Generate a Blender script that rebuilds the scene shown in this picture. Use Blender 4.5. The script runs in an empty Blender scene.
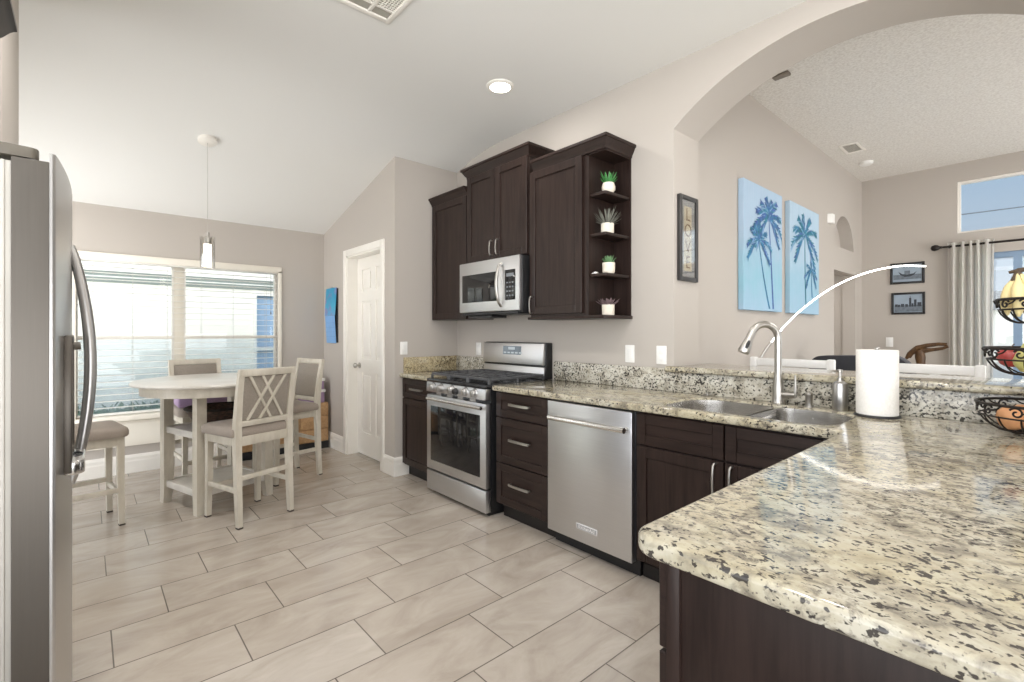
import bpy, bmesh, math, random
from mathutils import Vector, Matrix
random.seed(7)
S = bpy.context.scene
COL = S.collection
PI = math.pi
R = math.radians

# ------------------------------------------------------------------ camera, sky, light, exposure
cam_d = bpy.data.cameras.new('camera'); cam = bpy.data.objects.new('camera', cam_d); COL.objects.link(cam)
cam.location = (0, 0, 1.28)
cam.rotation_euler = (R(90), 0, R(90 - 41.506))
cam_d.sensor_width = 36.0; cam_d.lens = 36.0 * 481.4 / 1024.0
cam_d.shift_x = 0.0; cam_d.shift_y = -9.0 / 1024.0
cam_d.clip_start = 0.02; cam_d.clip_end = 200
S.camera = cam

S.view_settings.view_transform = 'Standard'; S.view_settings.look = 'None'
S.view_settings.exposure = 0.04; S.view_settings.gamma = 1.0; S.view_settings.use_curve_mapping = False
S.cycles.max_bounces = 10; S.cycles.diffuse_bounces = 5; S.cycles.transparent_max_bounces = 24
S.cycles.sample_clamp_indirect = 6.0; S.cycles.use_denoising = True

W = bpy.data.worlds.new('sky'); S.world = W; W.use_nodes = True
wn = W.node_tree.nodes; wl = W.node_tree.links; wn.clear()
w_out = wn.new('ShaderNodeOutputWorld'); w_bg = wn.new('ShaderNodeBackground')
w_tc = wn.new('ShaderNodeTexCoord'); w_sep = wn.new('ShaderNodeSeparateXYZ'); w_rm = wn.new('ShaderNodeValToRGB')
w_map = wn.new('ShaderNodeMapRange'); w_map.inputs[1].default_value = -0.6; w_map.inputs[2].default_value = 1.0
wl.new(w_tc.outputs['Generated'], w_sep.inputs[0]); wl.new(w_sep.outputs[2], w_map.inputs[0]); wl.new(w_map.outputs[0], w_rm.inputs[0])
e = w_rm.color_ramp.elements
e[0].position = 0.0; e[0].color = (0.80, 0.77, 0.72, 1)
e[1].position = 1.0; e[1].color = (0.34, 0.50, 0.78, 1)
k = e.new(0.36); k.color = (0.75, 0.73, 0.70, 1)
k = e.new(0.40); k.color = (0.62, 0.68, 0.76, 1)
k = e.new(0.52); k.color = (0.40, 0.54, 0.72, 1)
# added glow from low behind the camera, brightens ceiling and cabinet fronts
w_dot = wn.new('ShaderNodeVectorMath'); w_dot.operation = 'DOT_PRODUCT'; w_dot.inputs[1].default_value = Vector((0.40, -1.0, -0.65)).normalized()
wl.new(w_tc.outputs['Generated'], w_dot.inputs[0])
w_gl = wn.new('ShaderNodeMapRange'); w_gl.interpolation_type = 'SMOOTHSTEP'
w_gl.inputs[1].default_value = 0.2; w_gl.inputs[2].default_value = 1.0; w_gl.inputs[3].default_value = 0.0; w_gl.inputs[4].default_value = 4.6
wl.new(w_dot.outputs['Value'], w_gl.inputs[0])
w_mx = wn.new('ShaderNodeMix'); w_mx.data_type = 'RGBA'; w_mx.blend_type = 'ADD'; w_mx.inputs[0].default_value = 1.0
w_gc = wn.new('ShaderNodeVectorMath'); w_gc.operation = 'SCALE'; w_gc.inputs[0].default_value = (0.965, 0.98, 1.0)
wl.new(w_gl.outputs[0], w_gc.inputs['Scale'])
wl.new(w_rm.outputs[0], w_mx.inputs[6]); wl.new(w_gc.outputs[0], w_mx.inputs[7])
# second added glow, low on the +X side, brightens the living room
w_dt2 = wn.new('ShaderNodeVectorMath'); w_dt2.operation = 'DOT_PRODUCT'; w_dt2.inputs[1].default_value = Vector((1.0, 0.1, -0.10)).normalized()
wl.new(w_tc.outputs['Generated'], w_dt2.inputs[0])
w_g2 = wn.new('ShaderNodeMapRange'); w_g2.interpolation_type = 'SMOOTHSTEP'
w_g2.inputs[1].default_value = 0.3; w_g2.inputs[2].default_value = 1.0; w_g2.inputs[3].default_value = 0.0; w_g2.inputs[4].default_value = 3.2
wl.new(w_dt2.outputs['Value'], w_g2.inputs[0])
w_c2 = wn.new('ShaderNodeVectorMath'); w_c2.operation = 'SCALE'; w_c2.inputs[0].default_value = (0.98, 0.99, 1.0); wl.new(w_g2.outputs[0], w_c2.inputs['Scale'])
w_m2 = wn.new('ShaderNodeMix'); w_m2.data_type = 'RGBA'; w_m2.blend_type = 'ADD'; w_m2.inputs[0].default_value = 1.0
wl.new(w_mx.outputs[2], w_m2.inputs[6]); wl.new(w_c2.outputs[0], w_m2.inputs[7])
wl.new(w_m2.outputs[2], w_bg.inputs[0]); w_bg.inputs[1].default_value = 1.0
wl.new(w_bg.outputs[0], w_out.inputs[0])

sun_d = bpy.data.lights.new('sun', 'SUN'); sun_d.energy = 0.9; sun_d.angle = R(1.5); sun_d.color = (1.0, 0.95, 0.86)
sun = bpy.data.objects.new('sun', sun_d); COL.objects.link(sun); sun.location = (12, 3, 9)
sun.rotation_euler = Vector((-1.0, 0.0, -0.62)).to_track_quat('-Z', 'Y').to_euler()

DOWNLIGHT_W = 15.0
def disk_light(name, loc, watts, size, color=(1.0, 0.965, 0.93), spread=180):
    d = bpy.data.lights.new(name, 'AREA'); d.shape = 'DISK'; d.size = size; d.energy = watts; d.color = color; d.spread = R(spread)
    o = bpy.data.objects.new(name, d); COL.objects.link(o); o.location = loc
    return o
DL = [(-2.50, 2.105), (-2.50, 0.35), (-0.75, 0.35), (-0.75, 2.0), (0.9, 0.9)]
for x, y in DL: disk_light('downlight_lamp', (x, y, 2.935), DOWNLIGHT_W * (0.45 if y > 1.5 else 1.0), 0.14)
disk_light('nook_fill', (-4.45, -0.55, 2.62), 10, 0.14)  # unseen fill light added for the nook, no fixture
for x, y in [(0.7, 4.3), (1.4, 5.8), (1.6, 4.2)]: disk_light('living_room_fill', (x, y, 3.15), 24, 0.6)  # unseen fill lights without fixtures, added against a dim living room
disk_light('hallway_fill', (-2.25, 6.55, 2.03), 5, 0.3)  # unseen fill light added to brighten the hallway beyond the doorway

# ------------------------------------------------------------------ helpers
def srgb(r, g, b):
    f = lambda c: (c / 255 / 12.92) if c / 255 <= 0.04045 else (((c / 255) + 0.055) / 1.055) ** 2.4
    return (f(r), f(g), f(b))

def NB(): return bmesh.new()

def add_box(bm, x0, x1, y0, y1, z0, z1, bev=0.0, seg=2, M=None, mi=0):
    r = bmesh.ops.create_cube(bm, size=1.0)
    vs = r['verts']
    c = Vector(((x0 + x1) / 2, (y0 + y1) / 2, (z0 + z1) / 2)); s = (abs(x1 - x0), abs(y1 - y0), abs(z1 - z0))
    for v in vs: v.co = Vector((v.co.x * s[0], v.co.y * s[1], v.co.z * s[2])) + c
    fs = set(f for v in vs for f in v.link_faces)
    for f in fs: f.material_index = mi
    if bev > 0:
        es = list(set(e for v in vs for e in v.link_edges))
        r2 = bmesh.ops.bevel(bm, geom=es, offset=min(bev, min(s) * 0.49), segments=seg, profile=0.5, affect='EDGES', clamp_overlap=True)
        vs = list(set([v for v in vs if v.is_valid] + r2['verts']))
        for f in r2['faces']: f.material_index = mi
    if M is not None:
        for v in vs: v.co = M @ v.co
    return vs

def add_tube(bm, pts, rad, n=10, closed=False, caps=True, mi=0):
    pts = [Vector(p) for p in pts]; m = len(pts)
    rads = rad if isinstance(rad, (list, tuple)) else [rad] * m
    rings = []; up = None
    for i in range(m):
        if closed: t = pts[(i + 1) % m] - pts[i - 1]
        else: t = pts[min(i + 1, m - 1)] - pts[max(i - 1, 0)]
        t.normalize()
        if up is None:
            a = Vector((0, 0, 1)) if abs(t.z) < 0.9 else Vector((1, 0, 0))
            up = (a - t * a.dot(t)).normalized()
        else:
            up = (up - t * up.dot(t)).normalized()
        b = t.cross(up)
        rings.append([bm.verts.new(pts[i] + (up * math.cos(2 * PI * j / n) + b * math.sin(2 * PI * j / n)) * rads[i]) for j in range(n)])
    for i in range(m if closed else m - 1):
        A, B = rings[i], rings[(i + 1) % m]
        for j in range(n):
            f = bm.faces.new((A[j], A[(j + 1) % n], B[(j + 1) % n], B[j])); f.material_index = mi
    if caps and not closed:
        bm.faces.new(list(reversed(rings[0]))).material_index = mi; bm.faces.new(rings[-1]).material_index = mi

def add_lathe(bm, prof, c=(0, 0, 0), n=28, M=None, mi=0):
    """prof: (r, z) from bottom to top; r=0 closes an end"""
    c = Vector(c); rings = []; made = []
    for r, z in prof:
        if r < 1e-6:
            v = bm.verts.new(Vector((0, 0, z)) + c); rings.append([v]); made.append(v)
        else:
            ring = [bm.verts.new(Vector((r * math.cos(2 * PI * j / n), r * math.sin(2 * PI * j / n), z)) + c) for j in range(n)]
            rings.append(ring); made += ring
    for A, B in zip(rings[:-1], rings[1:]):
        for j in range(n):
            a0, a1 = A[j % len(A)], A[(j + 1) % len(A)]; b0, b1 = B[j % len(B)], B[(j + 1) % len(B)]
            vs = []
            for v in (a0, a1, b1, b0):
                if v not in vs: vs.append(v)
            if len(vs) > 2: bm.faces.new(vs).material_index = mi
    if M is not None:
        for v in made: v.co = M @ v.co
    return made

def add_prism(bm, poly, axis, a0, a1, mi=0, bev=0.0):
    """extrude a 2-D polygon along an axis ('x': poly=(y,z); 'y': (x,z); 'z': (x,y))"""
    def P(p, a):
        return {'x': Vector((a, p[0], p[1])), 'y': Vector((p[0], a, p[1])), 'z': Vector((p[0], p[1], a))}[axis]
    A = [bm.verts.new(P(p, a0)) for p in poly]; B = [bm.verts.new(P(p, a1)) for p in poly]
    fs = [bm.faces.new(A), bm.faces.new(list(reversed(B)))]
    n = len(poly)
    for i in range(n): fs.append(bm.faces.new((A[i], B[i], B[(i + 1) % n], A[(i + 1) % n])))
    for f in fs: f.material_index = mi
    bmesh.ops.recalc_face_normals(bm, faces=fs)
    if bev > 0:
        es = list(set(e for f in fs for e in f.edges))
        bmesh.ops.bevel(bm, geom=es, offset=bev, segments=2, profile=0.5, affect='EDGES', clamp_overlap=True)

def add_sphere(bm, c, r, sc=(1, 1, 1), n=20, M=None, mi=0):
    q = bmesh.ops.create_uvsphere(bm, u_segments=n, v_segments=max(8, n // 2), radius=r)
    for v in q['verts']:
        v.co = Vector((v.co.x * sc[0], v.co.y * sc[1], v.co.z * sc[2]))
        if M is not None: v.co = M @ v.co
        v.co += Vector(c)
    for f in set(f for v in q['verts'] for f in v.link_faces): f.material_index = mi
    return q['verts']

def add_quad(bm, pts, mi=0):
    f = bm.faces.new([bm.verts.new(Vector(p)) for p in pts]); f.material_index = mi; return f

def add_text(bm, body, size, M, extrude=0.0006, mi=0, align='CENTER'):
    cu = bpy.data.curves.new('lettering', 'FONT'); cu.body = body; cu.size = size; cu.extrude = extrude
    cu.align_x = align; cu.align_y = 'CENTER'
    o = bpy.data.objects.new('lettering', cu); COL.objects.link(o)
    dg = bpy.context.evaluated_depsgraph_get(); dg.update()
    me = bpy.data.meshes.new_from_object(o.evaluated_get(dg))
    n0 = len(bm.verts); f0 = len(bm.faces)
    bm.from_mesh(me)
    bm.verts.ensure_lookup_table(); bm.faces.ensure_lookup_table()
    for v in bm.verts[n0:]: v.co = M @ v.co
    for f in bm.faces[f0:]: f.material_index = mi
    bpy.data.objects.remove(o); bpy.data.curves.remove(cu); bpy.data.meshes.remove(me)

def world_loc(o):
    p = Vector((0, 0, 0))
    while o is not None: p = p + o.location; o = o.parent
    return p

def obj(name, bm, mats, parent=None, base=None, local=False, smooth=True, angle=35):
    """link ONE mesh object.  Coordinates are the world's unless local; the origin goes to `base` (top level) or the parent's origin."""
    me = bpy.data.meshes.new(name)
    off = Vector((0, 0, 0))
    if not local:
        if parent is not None: off = world_loc(parent)
        elif base is not None: off = Vector(base)
        else:
            xs = [v.co for v in bm.verts]
            off = Vector(((min(p.x for p in xs) + max(p.x for p in xs)) / 2, (min(p.y for p in xs) + max(p.y for p in xs)) / 2, min(p.z for p in xs)))
        for v in bm.verts: v.co -= off
    bmesh.ops.recalc_face_normals(bm, faces=bm.faces[:])
    bm.to_mesh(me); bm.free()
    for m in (mats if isinstance(mats, (list, tuple)) else [mats]): me.materials.append(m)
    if smooth:
        for p in me.polygons: p.use_smooth = True
        me.set_sharp_from_angle(angle=R(angle))
    o = bpy.data.objects.new(name, me); COL.objects.link(o)
    if parent is not None: o.parent = parent
    else: o.location = off
    return o

def tag(o, label=None, cat=None, group=None, kind=None):
    if label: o['label'] = label
    if cat: o['category'] = cat
    if group: o['group'] = group
    if kind: o['kind'] = kind
    return o

def thing(name, label, cat, loc, rotz=0.0, group=None):
    o = bpy.data.objects.new(name, None); COL.objects.link(o); o.empty_display_size = 0.1
    o.location = loc; o.rotation_euler = (0, 0, rotz)
    return tag(o, label, cat, group)

def struct(name, bm, m, parent=None, label=None, smooth=False):
    o = obj(name, bm, m, parent, base=(0, 0, 0) if parent is None else None, smooth=smooth)
    if parent is None:
        o['kind'] = 'structure'
        if label: o['label'] = label
    return o

def copy_tree(o, parent=None):
    c = o.copy(); COL.objects.link(c)
    if parent is not None: c.parent = parent
    for ch in list(o.children): copy_tree(ch, c)
    return c

# ------------------------------------------------------------------ materials
class NT:
    def __init__(s, name):
        s.m = bpy.data.materials.new(name); s.m.use_nodes = True; s.t = s.m.node_tree; s.n = s.t.nodes; s.l = s.t.links
        s.b = s.n['Principled BSDF']
    def new(s, ty, **kw):
        q = s.n.new(ty)
        for k, v in kw.items(): setattr(q, k, v)
        return q
    def link(s, a, b): s.l.new(a, b)
    def coords(s, scale=(1, 1, 1), rot=(0, 0, 0)):
        tc = s.new('ShaderNodeTexCoord'); mp = s.new('ShaderNodeMapping')
        mp.inputs['Scale'].default_value = scale; mp.inputs['Rotation'].default_value = rot
        s.link(tc.outputs['Object'], mp.inputs[0]); return mp.outputs[0]
    def noise(s, vec, scale, detail=3, rough=0.5, dist=0.0):
        q = s.new('ShaderNodeTexNoise'); q.inputs['Scale'].default_value = scale; q.inputs['Detail'].default_value = detail
        q.inputs['Roughness'].default_value = rough; q.inputs['Distortion'].default_value = dist
        s.link(vec, q.inputs['Vector']); return q.outputs['Fac']
    def ramp(s, fac, stops, interp='LINEAR'):
        q = s.new('ShaderNodeValToRGB'); q.color_ramp.interpolation = interp; el = q.color_ramp.elements
        while len(el) > len(stops): el.remove(el[-1])
        while len(el) < len(stops): el.new(0.5)
        for e_, (p, c) in zip(el, stops): e_.position = p; e_.color = (c[0], c[1], c[2], 1)
        s.link(fac, q.inputs[0]); return q.outputs[0]
    def mix(s, fac, a, b, blend='MIX'):
        q = s.new('ShaderNodeMix'); q.data_type = 'RGBA'; q.blend_type = blend
        for sock, v in ((q.inputs[0], fac), (q.inputs[6], a), (q.inputs[7], b)):
            if isinstance(v, (int, float)): sock.default_value = v
            elif isinstance(v, (tuple, list)): sock.default_value = (v[0], v[1], v[2], 1)
            else: s.link(v, sock)
        return q.outputs[2]
    def math(s, op, a, b=0.0, c=None):
        q = s.new('ShaderNodeMath'); q.operation = op
        for i, v in enumerate((a, b, c)):
            if v is None: continue
            if isinstance(v, (int, float)): q.inputs[i].default_value = v
            else: s.link(v, q.inputs[i])
        return q.outputs[0]
    def bump(s, h, strength=0.1, dist=0.01):
        q = s.new('ShaderNodeBump'); q.inputs['Strength'].default_value = strength; q.inputs['Distance'].default_value = dist
        s.link(h, q.inputs['Height']); s.link(q.outputs[0], s.b.inputs['Normal'])
    def set(s, **kw):
        for k, v in kw.items():
            k = {'color': 'Base Color', 'rough': 'Roughness', 'metal': 'Metallic', 'spec': 'Specular IOR Level', 'coat': 'Coat Weight',
                 'coat_rough': 'Coat Roughness', 'alpha': 'Alpha', 'trans': 'Transmission Weight', 'aniso': 'Anisotropic', 'sheen': 'Sheen Weight',
                 'emit': 'Emission Color', 'emit_s': 'Emission Strength', 'ior': 'IOR', 'sss': 'Subsurface Weight'}[k]
            so = s.b.inputs[k]
            if isinstance(v, (int, float)): so.default_value = v
            elif isinstance(v, (tuple, list)): so.default_value = (v[0], v[1], v[2], 1)
            else: s.link(v, so)
        return s

def plain(name, c, rough=0.5, metal=0.0, var=0.06, scale=8.0, bump=0.0, **kw):
    t = NT(name); v = t.coords(); n = t.noise(v, scale, 3)
    lo = tuple(max(0, x * (1 - var)) for x in c); hi = tuple(min(1, x * (1 + var)) for x in c)
    t.set(color=t.ramp(n, [(0.3, lo), (0.7, hi)]), rough=rough, metal=metal, **kw)
    if bump: t.bump(t.noise(v, scale * 20, 2), bump, 0.002)
    return t.m

def m_wall(name, c, bs=260, st=0.04):
    t = NT(name); v = t.coords(); n = t.noise(v, 1.3, 2)
    t.set(color=t.ramp(n, [(0.3, tuple(x * 0.985 for x in c)), (0.7, c)]), rough=0.85, spec=0.25)
    t.bump(t.noise(v, bs, 2), st, 0.002); return t.m

M_WALL = m_wall('warm_grey_paint', srgb(187, 180, 172))
M_CEIL = m_wall('ceiling_paint', srgb(230, 229, 225), 180, 0.05)
t = NT('popcorn_ceiling'); v = t.coords(); n = t.noise(v, 60, 3, 0.7)
t.set(color=t.ramp(n, [(0.3, srgb(208, 203, 195)), (0.62, srgb(232, 229, 223))]), rough=0.95, spec=0.1); t.bump(n, 0.5, 0.01); M_POP = t.m
M_TRIM = plain('white_trim_paint', srgb(238, 234, 226), 0.38, var=0.012)
M_SILL = plain('cream_sill_paint', srgb(232, 226, 213), 0.45, var=0.015)
M_PLATE = plain('white_plastic', srgb(240, 239, 235), 0.35, var=0.01)
M_WHITE = plain('white_lacquer', srgb(236, 235, 232), 0.3, var=0.015)
M_BLACK = plain('black_plastic', (0.012, 0.012, 0.013), 0.35, var=0.1)
M_BLKGLOSS = plain('black_glass', (0.008, 0.008, 0.009), 0.06, var=0.1)
M_IRON = plain('dark_wrought_iron', (0.016, 0.012, 0.010), 0.45, metal=0.4, var=0.3, scale=40)
M_GROUT_DARK = (0.135, 0.115, 0.095)

# floor tile: 12 x 24 in planks laid in thirds
t = NT('floor_tile')
tc = t.new('ShaderNodeTexCoord'); sp = t.new('ShaderNodeSeparateXYZ'); t.link(tc.outputs['Object'], sp.inputs[0])
TW, TL = 0.307, 0.610
rx = t.math('DIVIDE', t.math('ADD', sp.outputs[0], 1.152 + TW * 40), TW); row = t.math('FLOOR', rx); fx = t.math('FRACT', rx)
# row index k counts from X=-1.152-40*TW ; joints of row (-2.687..-2.38) at Y=.69, each next row 1/3 tile back
ry = t.math('DIVIDE', t.math('ADD', t.math('SUBTRACT', sp.outputs[1], 0.69 - TL * 40), t.math('MULTIPLY', t.math('SUBTRACT', row, 35.0), TL / 3)), TL)
cell = t.math('FLOOR', ry); fy = t.math('FRACT', ry)
g = 0.0022
ex = t.math('MINIMUM', t.math('MULTIPLY', fx, TW), t.math('MULTIPLY', t.math('SUBTRACT', 1.0, fx), TW))
ey = t.math('MINIMUM', t.math('MULTIPLY', fy, TL), t.math('MULTIPLY', t.math('SUBTRACT', 1.0, fy), TL))
edge = t.math('MINIMUM', ex, ey)
gm = t.new('ShaderNodeMapRange'); gm.inputs[1].default_value = g * 0.7; gm.inputs[2].default_value = g * 1.5; t.link(edge, gm.inputs[0])
cv = t.new('ShaderNodeCombineXYZ'); t.link(row, cv.inputs[0]); t.link(cell, cv.inputs[1])
wnz = t.new('ShaderNodeTexWhiteNoise'); wnz.noise_dimensions = '2D'; t.link(cv.outputs[0], wnz.inputs['Vector'])
va = t.new('ShaderNodeVectorMath'); va.operation = 'ADD'; t.link(tc.outputs['Object'], va.inputs[0])
vs_ = t.new('ShaderNodeVectorMath'); vs_.operation = 'SCALE'; vs_.inputs['Scale'].default_value = 7.0; t.link(wnz.outputs['Color'], vs_.inputs[0]); t.link(vs_.outputs[0], va.inputs[1])
mp = t.new('ShaderNodeMapping'); mp.inputs['Scale'].default_value = (1.6, 0.75, 1); t.link(va.outputs[0], mp.inputs[0])
n1 = t.noise(mp.outputs[0], 3.2, 7, 0.62, 0.9)
c1 = t.ramp(n1, [(0.30, srgb(164, 153, 141)), (0.50, srgb(184, 174, 162)), (0.70, srgb(198, 189, 178))])
c2 = t.mix(t.math('MULTIPLY', wnz.outputs['Value'], 0.22), c1, srgb(176, 162, 146))
n2 = t.noise(mp.outputs[0], 26, 4, 0.6)
c3 = t.mix(t.math('MULTIPLY', n2, 0.12), c2, srgb(150, 136, 122))
t.set(color=t.mix(gm.outputs[0], M_GROUT_DARK, c3), rough=t.math('ADD', t.math('MULTIPLY', n1, 0.14), 0.15), spec=0.5)
t.bump(gm.outputs[0], 0.35, 0.002); M_TILE = t.m

def m_granite(name, base, mid, dark, light, thr_dark, scale=1.0, warm=None, rough=0.07, cloud=0.8):
    t = NT(name); v = t.coords(); vst = t.coords((1.0, 1.3, 1.2), (0, 0, 0.5))
    n1 = t.noise(vst, 15 * scale, 5, 0.6, 0.4)
    c = t.ramp(n1, [(0.32, mid), (0.45, base), (0.60, light)])
    if warm is not None:
        nw = t.noise(v, 2.6 * scale, 4, 0.55, 0.5)
        c = t.mix(t.ramp(nw, [(0.44, (0, 0, 0)), (0.60, (0.9, 0.9, 0.9))]), c, warm, 'MULTIPLY')
    # grey translucent clouds
    n4 = t.noise(vst, 34 * scale, 5, 0.68, 0.5); n6 = t.noise(v, 4.2 * scale, 3, 0.6)
    fac = t.math('MULTIPLY', t.ramp(n4, [(0.47, (0, 0, 0)), (0.60, (1, 1, 1))]), t.ramp(n6, [(0.40, (0.10, 0.10, 0.10)), (0.60, (cloud, cloud, cloud))]))
    c = t.mix(fac, c, tuple(x * 0.72 for x in mid))
    # black and brown grains
    n2 = t.noise(vst, 78 * scale, 2, 0.5, 0.2); n5 = t.noise(v, 6.0 * scale, 3, 0.65)
    s2 = t.math('ADD', n2, t.math('MULTIPLY', t.math('SUBTRACT', n5, 0.5), 0.34))
    c = t.mix(t.ramp(s2, [(thr_dark, (0, 0, 0)), (thr_dark + 0.05, (0.93, 0.93, 0.93))]), c, dark)
    n3 = t.noise(v, 110 * scale, 2, 0.5)
    c = t.mix(t.ramp(n3, [(0.64, (0, 0, 0)), (0.70, (0.7, 0.7, 0.7))]), c, tuple(x * 2.2 for x in dark))
    t.set(color=c, rough=rough, spec=0.5); return t.m
M_GRAN = m_granite('cream_granite', srgb(178, 170, 150), srgb(132, 125, 112), (0.032, 0.027, 0.026), srgb(192, 186, 169), 0.585, 1.0, warm=(0.96, 0.93, 0.82), cloud=1.0)
M_SPLASH = m_granite('speckled_granite', srgb(188, 182, 167), srgb(134, 128, 115), (0.020, 0.018, 0.017), srgb(205, 201, 189), 0.555, 1.05)

def m_wood(name, a, b, rough=0.3, sx=(14, 14, 0.9), coat=0.25):
    t = NT(name); v = t.coords(sx); n = t.noise(v, 3.0, 6, 0.65, 0.5)
    t.set(color=t.ramp(n, [(0.30, a), (0.70, b)]), rough=rough, coat=coat, coat_rough=0.25, spec=0.27); t.bump(n, 0.04, 0.003); return t.m
M_CAB = m_wood('espresso_wood', (0.013, 0.0072, 0.0058), (0.034, 0.020, 0.016), 0.36, coat=0.04)
M_CABH = m_wood('espresso_wood_flat_grain', (0.013, 0.0072, 0.0058), (0.034, 0.020, 0.016), 0.36, sx=(0.9, 14, 14), coat=0.04)
M_TOE = plain('dark_toe_kick', (0.012, 0.009, 0.008), 0.5, var=0.2)
M_CHAIR = m_wood('antique_white_wood', srgb(186, 178, 162), srgb(214, 207, 193), 0.42, (3, 3, 1.2), 0.1)
M_TABLE = m_wood('antique_white_tabletop', srgb(206, 201, 192), srgb(226, 222, 214), 0.28, (2, 2, 2), 0.3)
M_OAK = m_wood('light_oak', srgb(176, 138, 98), srgb(206, 170, 128), 0.45, (2, 14, 14), 0.0)
M_BRANCH = m_wood('brown_bent_wood', srgb(58, 40, 26), srgb(104, 76, 48), 0.45, (10, 10, 4), 0.1)

def m_steel(name, c, rough, sx):
    t = NT(name); v = t.coords(sx); n = t.noise(v, 4.0, 4, 0.6)
    t.set(color=t.ramp(n, [(0.25, tuple(x * 0.93 for x in c)), (0.75, c)]), metal=1.0, rough=t.math('ADD', t.math('MULTIPLY', n, 0.07), rough - 0.035)); return t.m
M_STEEL = m_steel('brushed_stainless', (0.68, 0.685, 0.695), 0.36, (1.2, 60, 60))
M_STEELV = m_steel('brushed_stainless_upright', (0.56, 0.55, 0.54), 0.30, (60, 60, 1.2))
M_STEELF = m_steel('grey_door_steel', (0.135, 0.122, 0.108), 0.36, (60, 60, 1.2))
M_SINK = m_steel('satin_sink_steel', (0.58, 0.56, 0.53), 0.26, (10, 10, 10))
M_NICKEL = m_steel('brushed_nickel', (0.50, 0.48, 0.45), 0.32, (20, 20, 20))
M_CHROME = plain('satin_chrome', (0.74, 0.73, 0.71), 0.2, metal=1.0, var=0.02)
M_HINGE = plain('grey_brown_plastic', srgb(92, 86, 76), 0.45, var=0.08)
M_GASKET = plain('pale_grey_gasket', srgb(176, 172, 164), 0.6, var=0.05)

def m_fabric(name, c, sc=320, var=0.14):
    t = NT(name); v = t.coords(); n = t.noise(v, sc, 2); n2 = t.noise(v, 9, 3)
    cc = t.ramp(n, [(0.3, tuple(x * (1 - var) for x in c)), (0.7, tuple(min(1, x * (1 + var)) for x in c))])
    t.set(color=t.mix(t.math('MULTIPLY', n2, 0.25), cc, tuple(x * 0.85 for x in c)), rough=0.9, spec=0.15, sheen=0.15); t.bump(n, 0.25, 0.002); return t.m
M_SEATF = m_fabric('taupe_seat_fabric', srgb(158, 147, 136))
M_PADF = m_fabric('grey_linen_weave', srgb(148, 139, 128), 220, 0.22)
M_LILAC = m_fabric('lilac_fabric', srgb(164, 140, 170))
M_CURT = m_fabric('white_curtain_fabric', srgb(232, 230, 225), 300, 0.04)
t = NT('sheer_white_curtain'); out = t.n['Material Output']; v = t.coords(); n = t.noise(v, 260, 2)
t.set(color=t.ramp(n, [(0.3, srgb(232, 230, 225)), (0.7, srgb(242, 241, 237))]), rough=0.9, spec=0.1)
tl = t.new('ShaderNodeBsdfTranslucent'); tl.inputs[0].default_value = (0.90, 0.89, 0.86, 1); mx = t.new('ShaderNodeMixShader'); mx.inputs[0].default_value = 0.55
t.link(t.b.outputs[0], mx.inputs[1]); t.link(tl.outputs[0], mx.inputs[2]); t.link(mx.outputs[0], out.inputs[0]); M_CURT = t.m
M_DARKF = m_fabric('charcoal_upholstery', srgb(62, 62, 66), 200)

def m_glass(name, tint=(1, 1, 1), refl=0.06):
    t = NT(name); t.n.remove(t.b); out = t.n['Material Output']
    tr = t.new('ShaderNodeBsdfTransparent'); gl = t.new('ShaderNodeBsdfGlossy'); gl.inputs['Roughness'].default_value = 0.02
    fr = t.new('ShaderNodeFresnel'); fr.inputs[0].default_value = 1.45; mx = t.new('ShaderNodeMixShader')
    v = t.coords(); n = t.noise(v, 0.8, 2)
    t.link(t.ramp(n, [(0.3, tuple(x * 0.985 for x in tint)), (0.7, tint)]), tr.inputs[0])
    t.link(t.math('MINIMUM', fr.outputs[0], 0.5), mx.inputs[0]); t.link(tr.outputs[0], mx.inputs[1]); t.link(gl.outputs[0], mx.inputs[2])
    t.link(mx.outputs[0], out.inputs[0]); return t.m
M_GLASS = m_glass('window_glass', (0.97, 0.985, 0.98))
M_CLEAR = m_glass('clear_glass', (0.97, 0.97, 0.96))
# insect screen: fine grey-blue mesh, mostly open
t = NT('insect_screen'); t.n.remove(t.b); out = t.n['Material Output']
tr = t.new('ShaderNodeBsdfTransparent'); df = t.new('ShaderNodeBsdfDiffuse'); mx = t.new('ShaderNodeMixShader'); mx.inputs[0].default_value = 0.34
v = t.coords(); n = t.noise(v, 700, 1); t.link(t.ramp(n, [(0.3, srgb(150, 172, 196)), (0.7, srgb(196, 214, 232))]), df.inputs[0])
tr.inputs[0].default_value = (0.90, 0.96, 1.0, 1)
t.link(tr.outputs[0], mx.inputs[1]); t.link(df.outputs[0], mx.inputs[2]); t.link(mx.outputs[0], out.inputs[0]); M_SCREEN = t.m
# blind slats let a little light through
t = NT('blind_slat'); v = t.coords(); n = t.noise(v, 30, 2)
t.set(color=t.ramp(n, [(0.3, srgb(238, 235, 228)), (0.7, srgb(244, 242, 236))]), rough=0.45); M_SLAT = t.m
def m_emit(name, c, s):
    t = NT(name); v = t.coords(); n = t.noise(v, 4, 1)
    t.set(color=c, emit=t.ramp(n, [(0.0, tuple(x * 0.98 for x in c)), (1.0, c)]), emit_s=s); return t.m
M_LENS = m_emit('lit_lamp_lens', (1.0, 0.96, 0.90), 9.0)
M_PEND = m_emit('lit_frosted_tube', (1.0, 0.90, 0.76), 3.2)
M_LED = m_emit('lit_led_strip', (1.0, 0.97, 0.92), 7.0)

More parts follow.
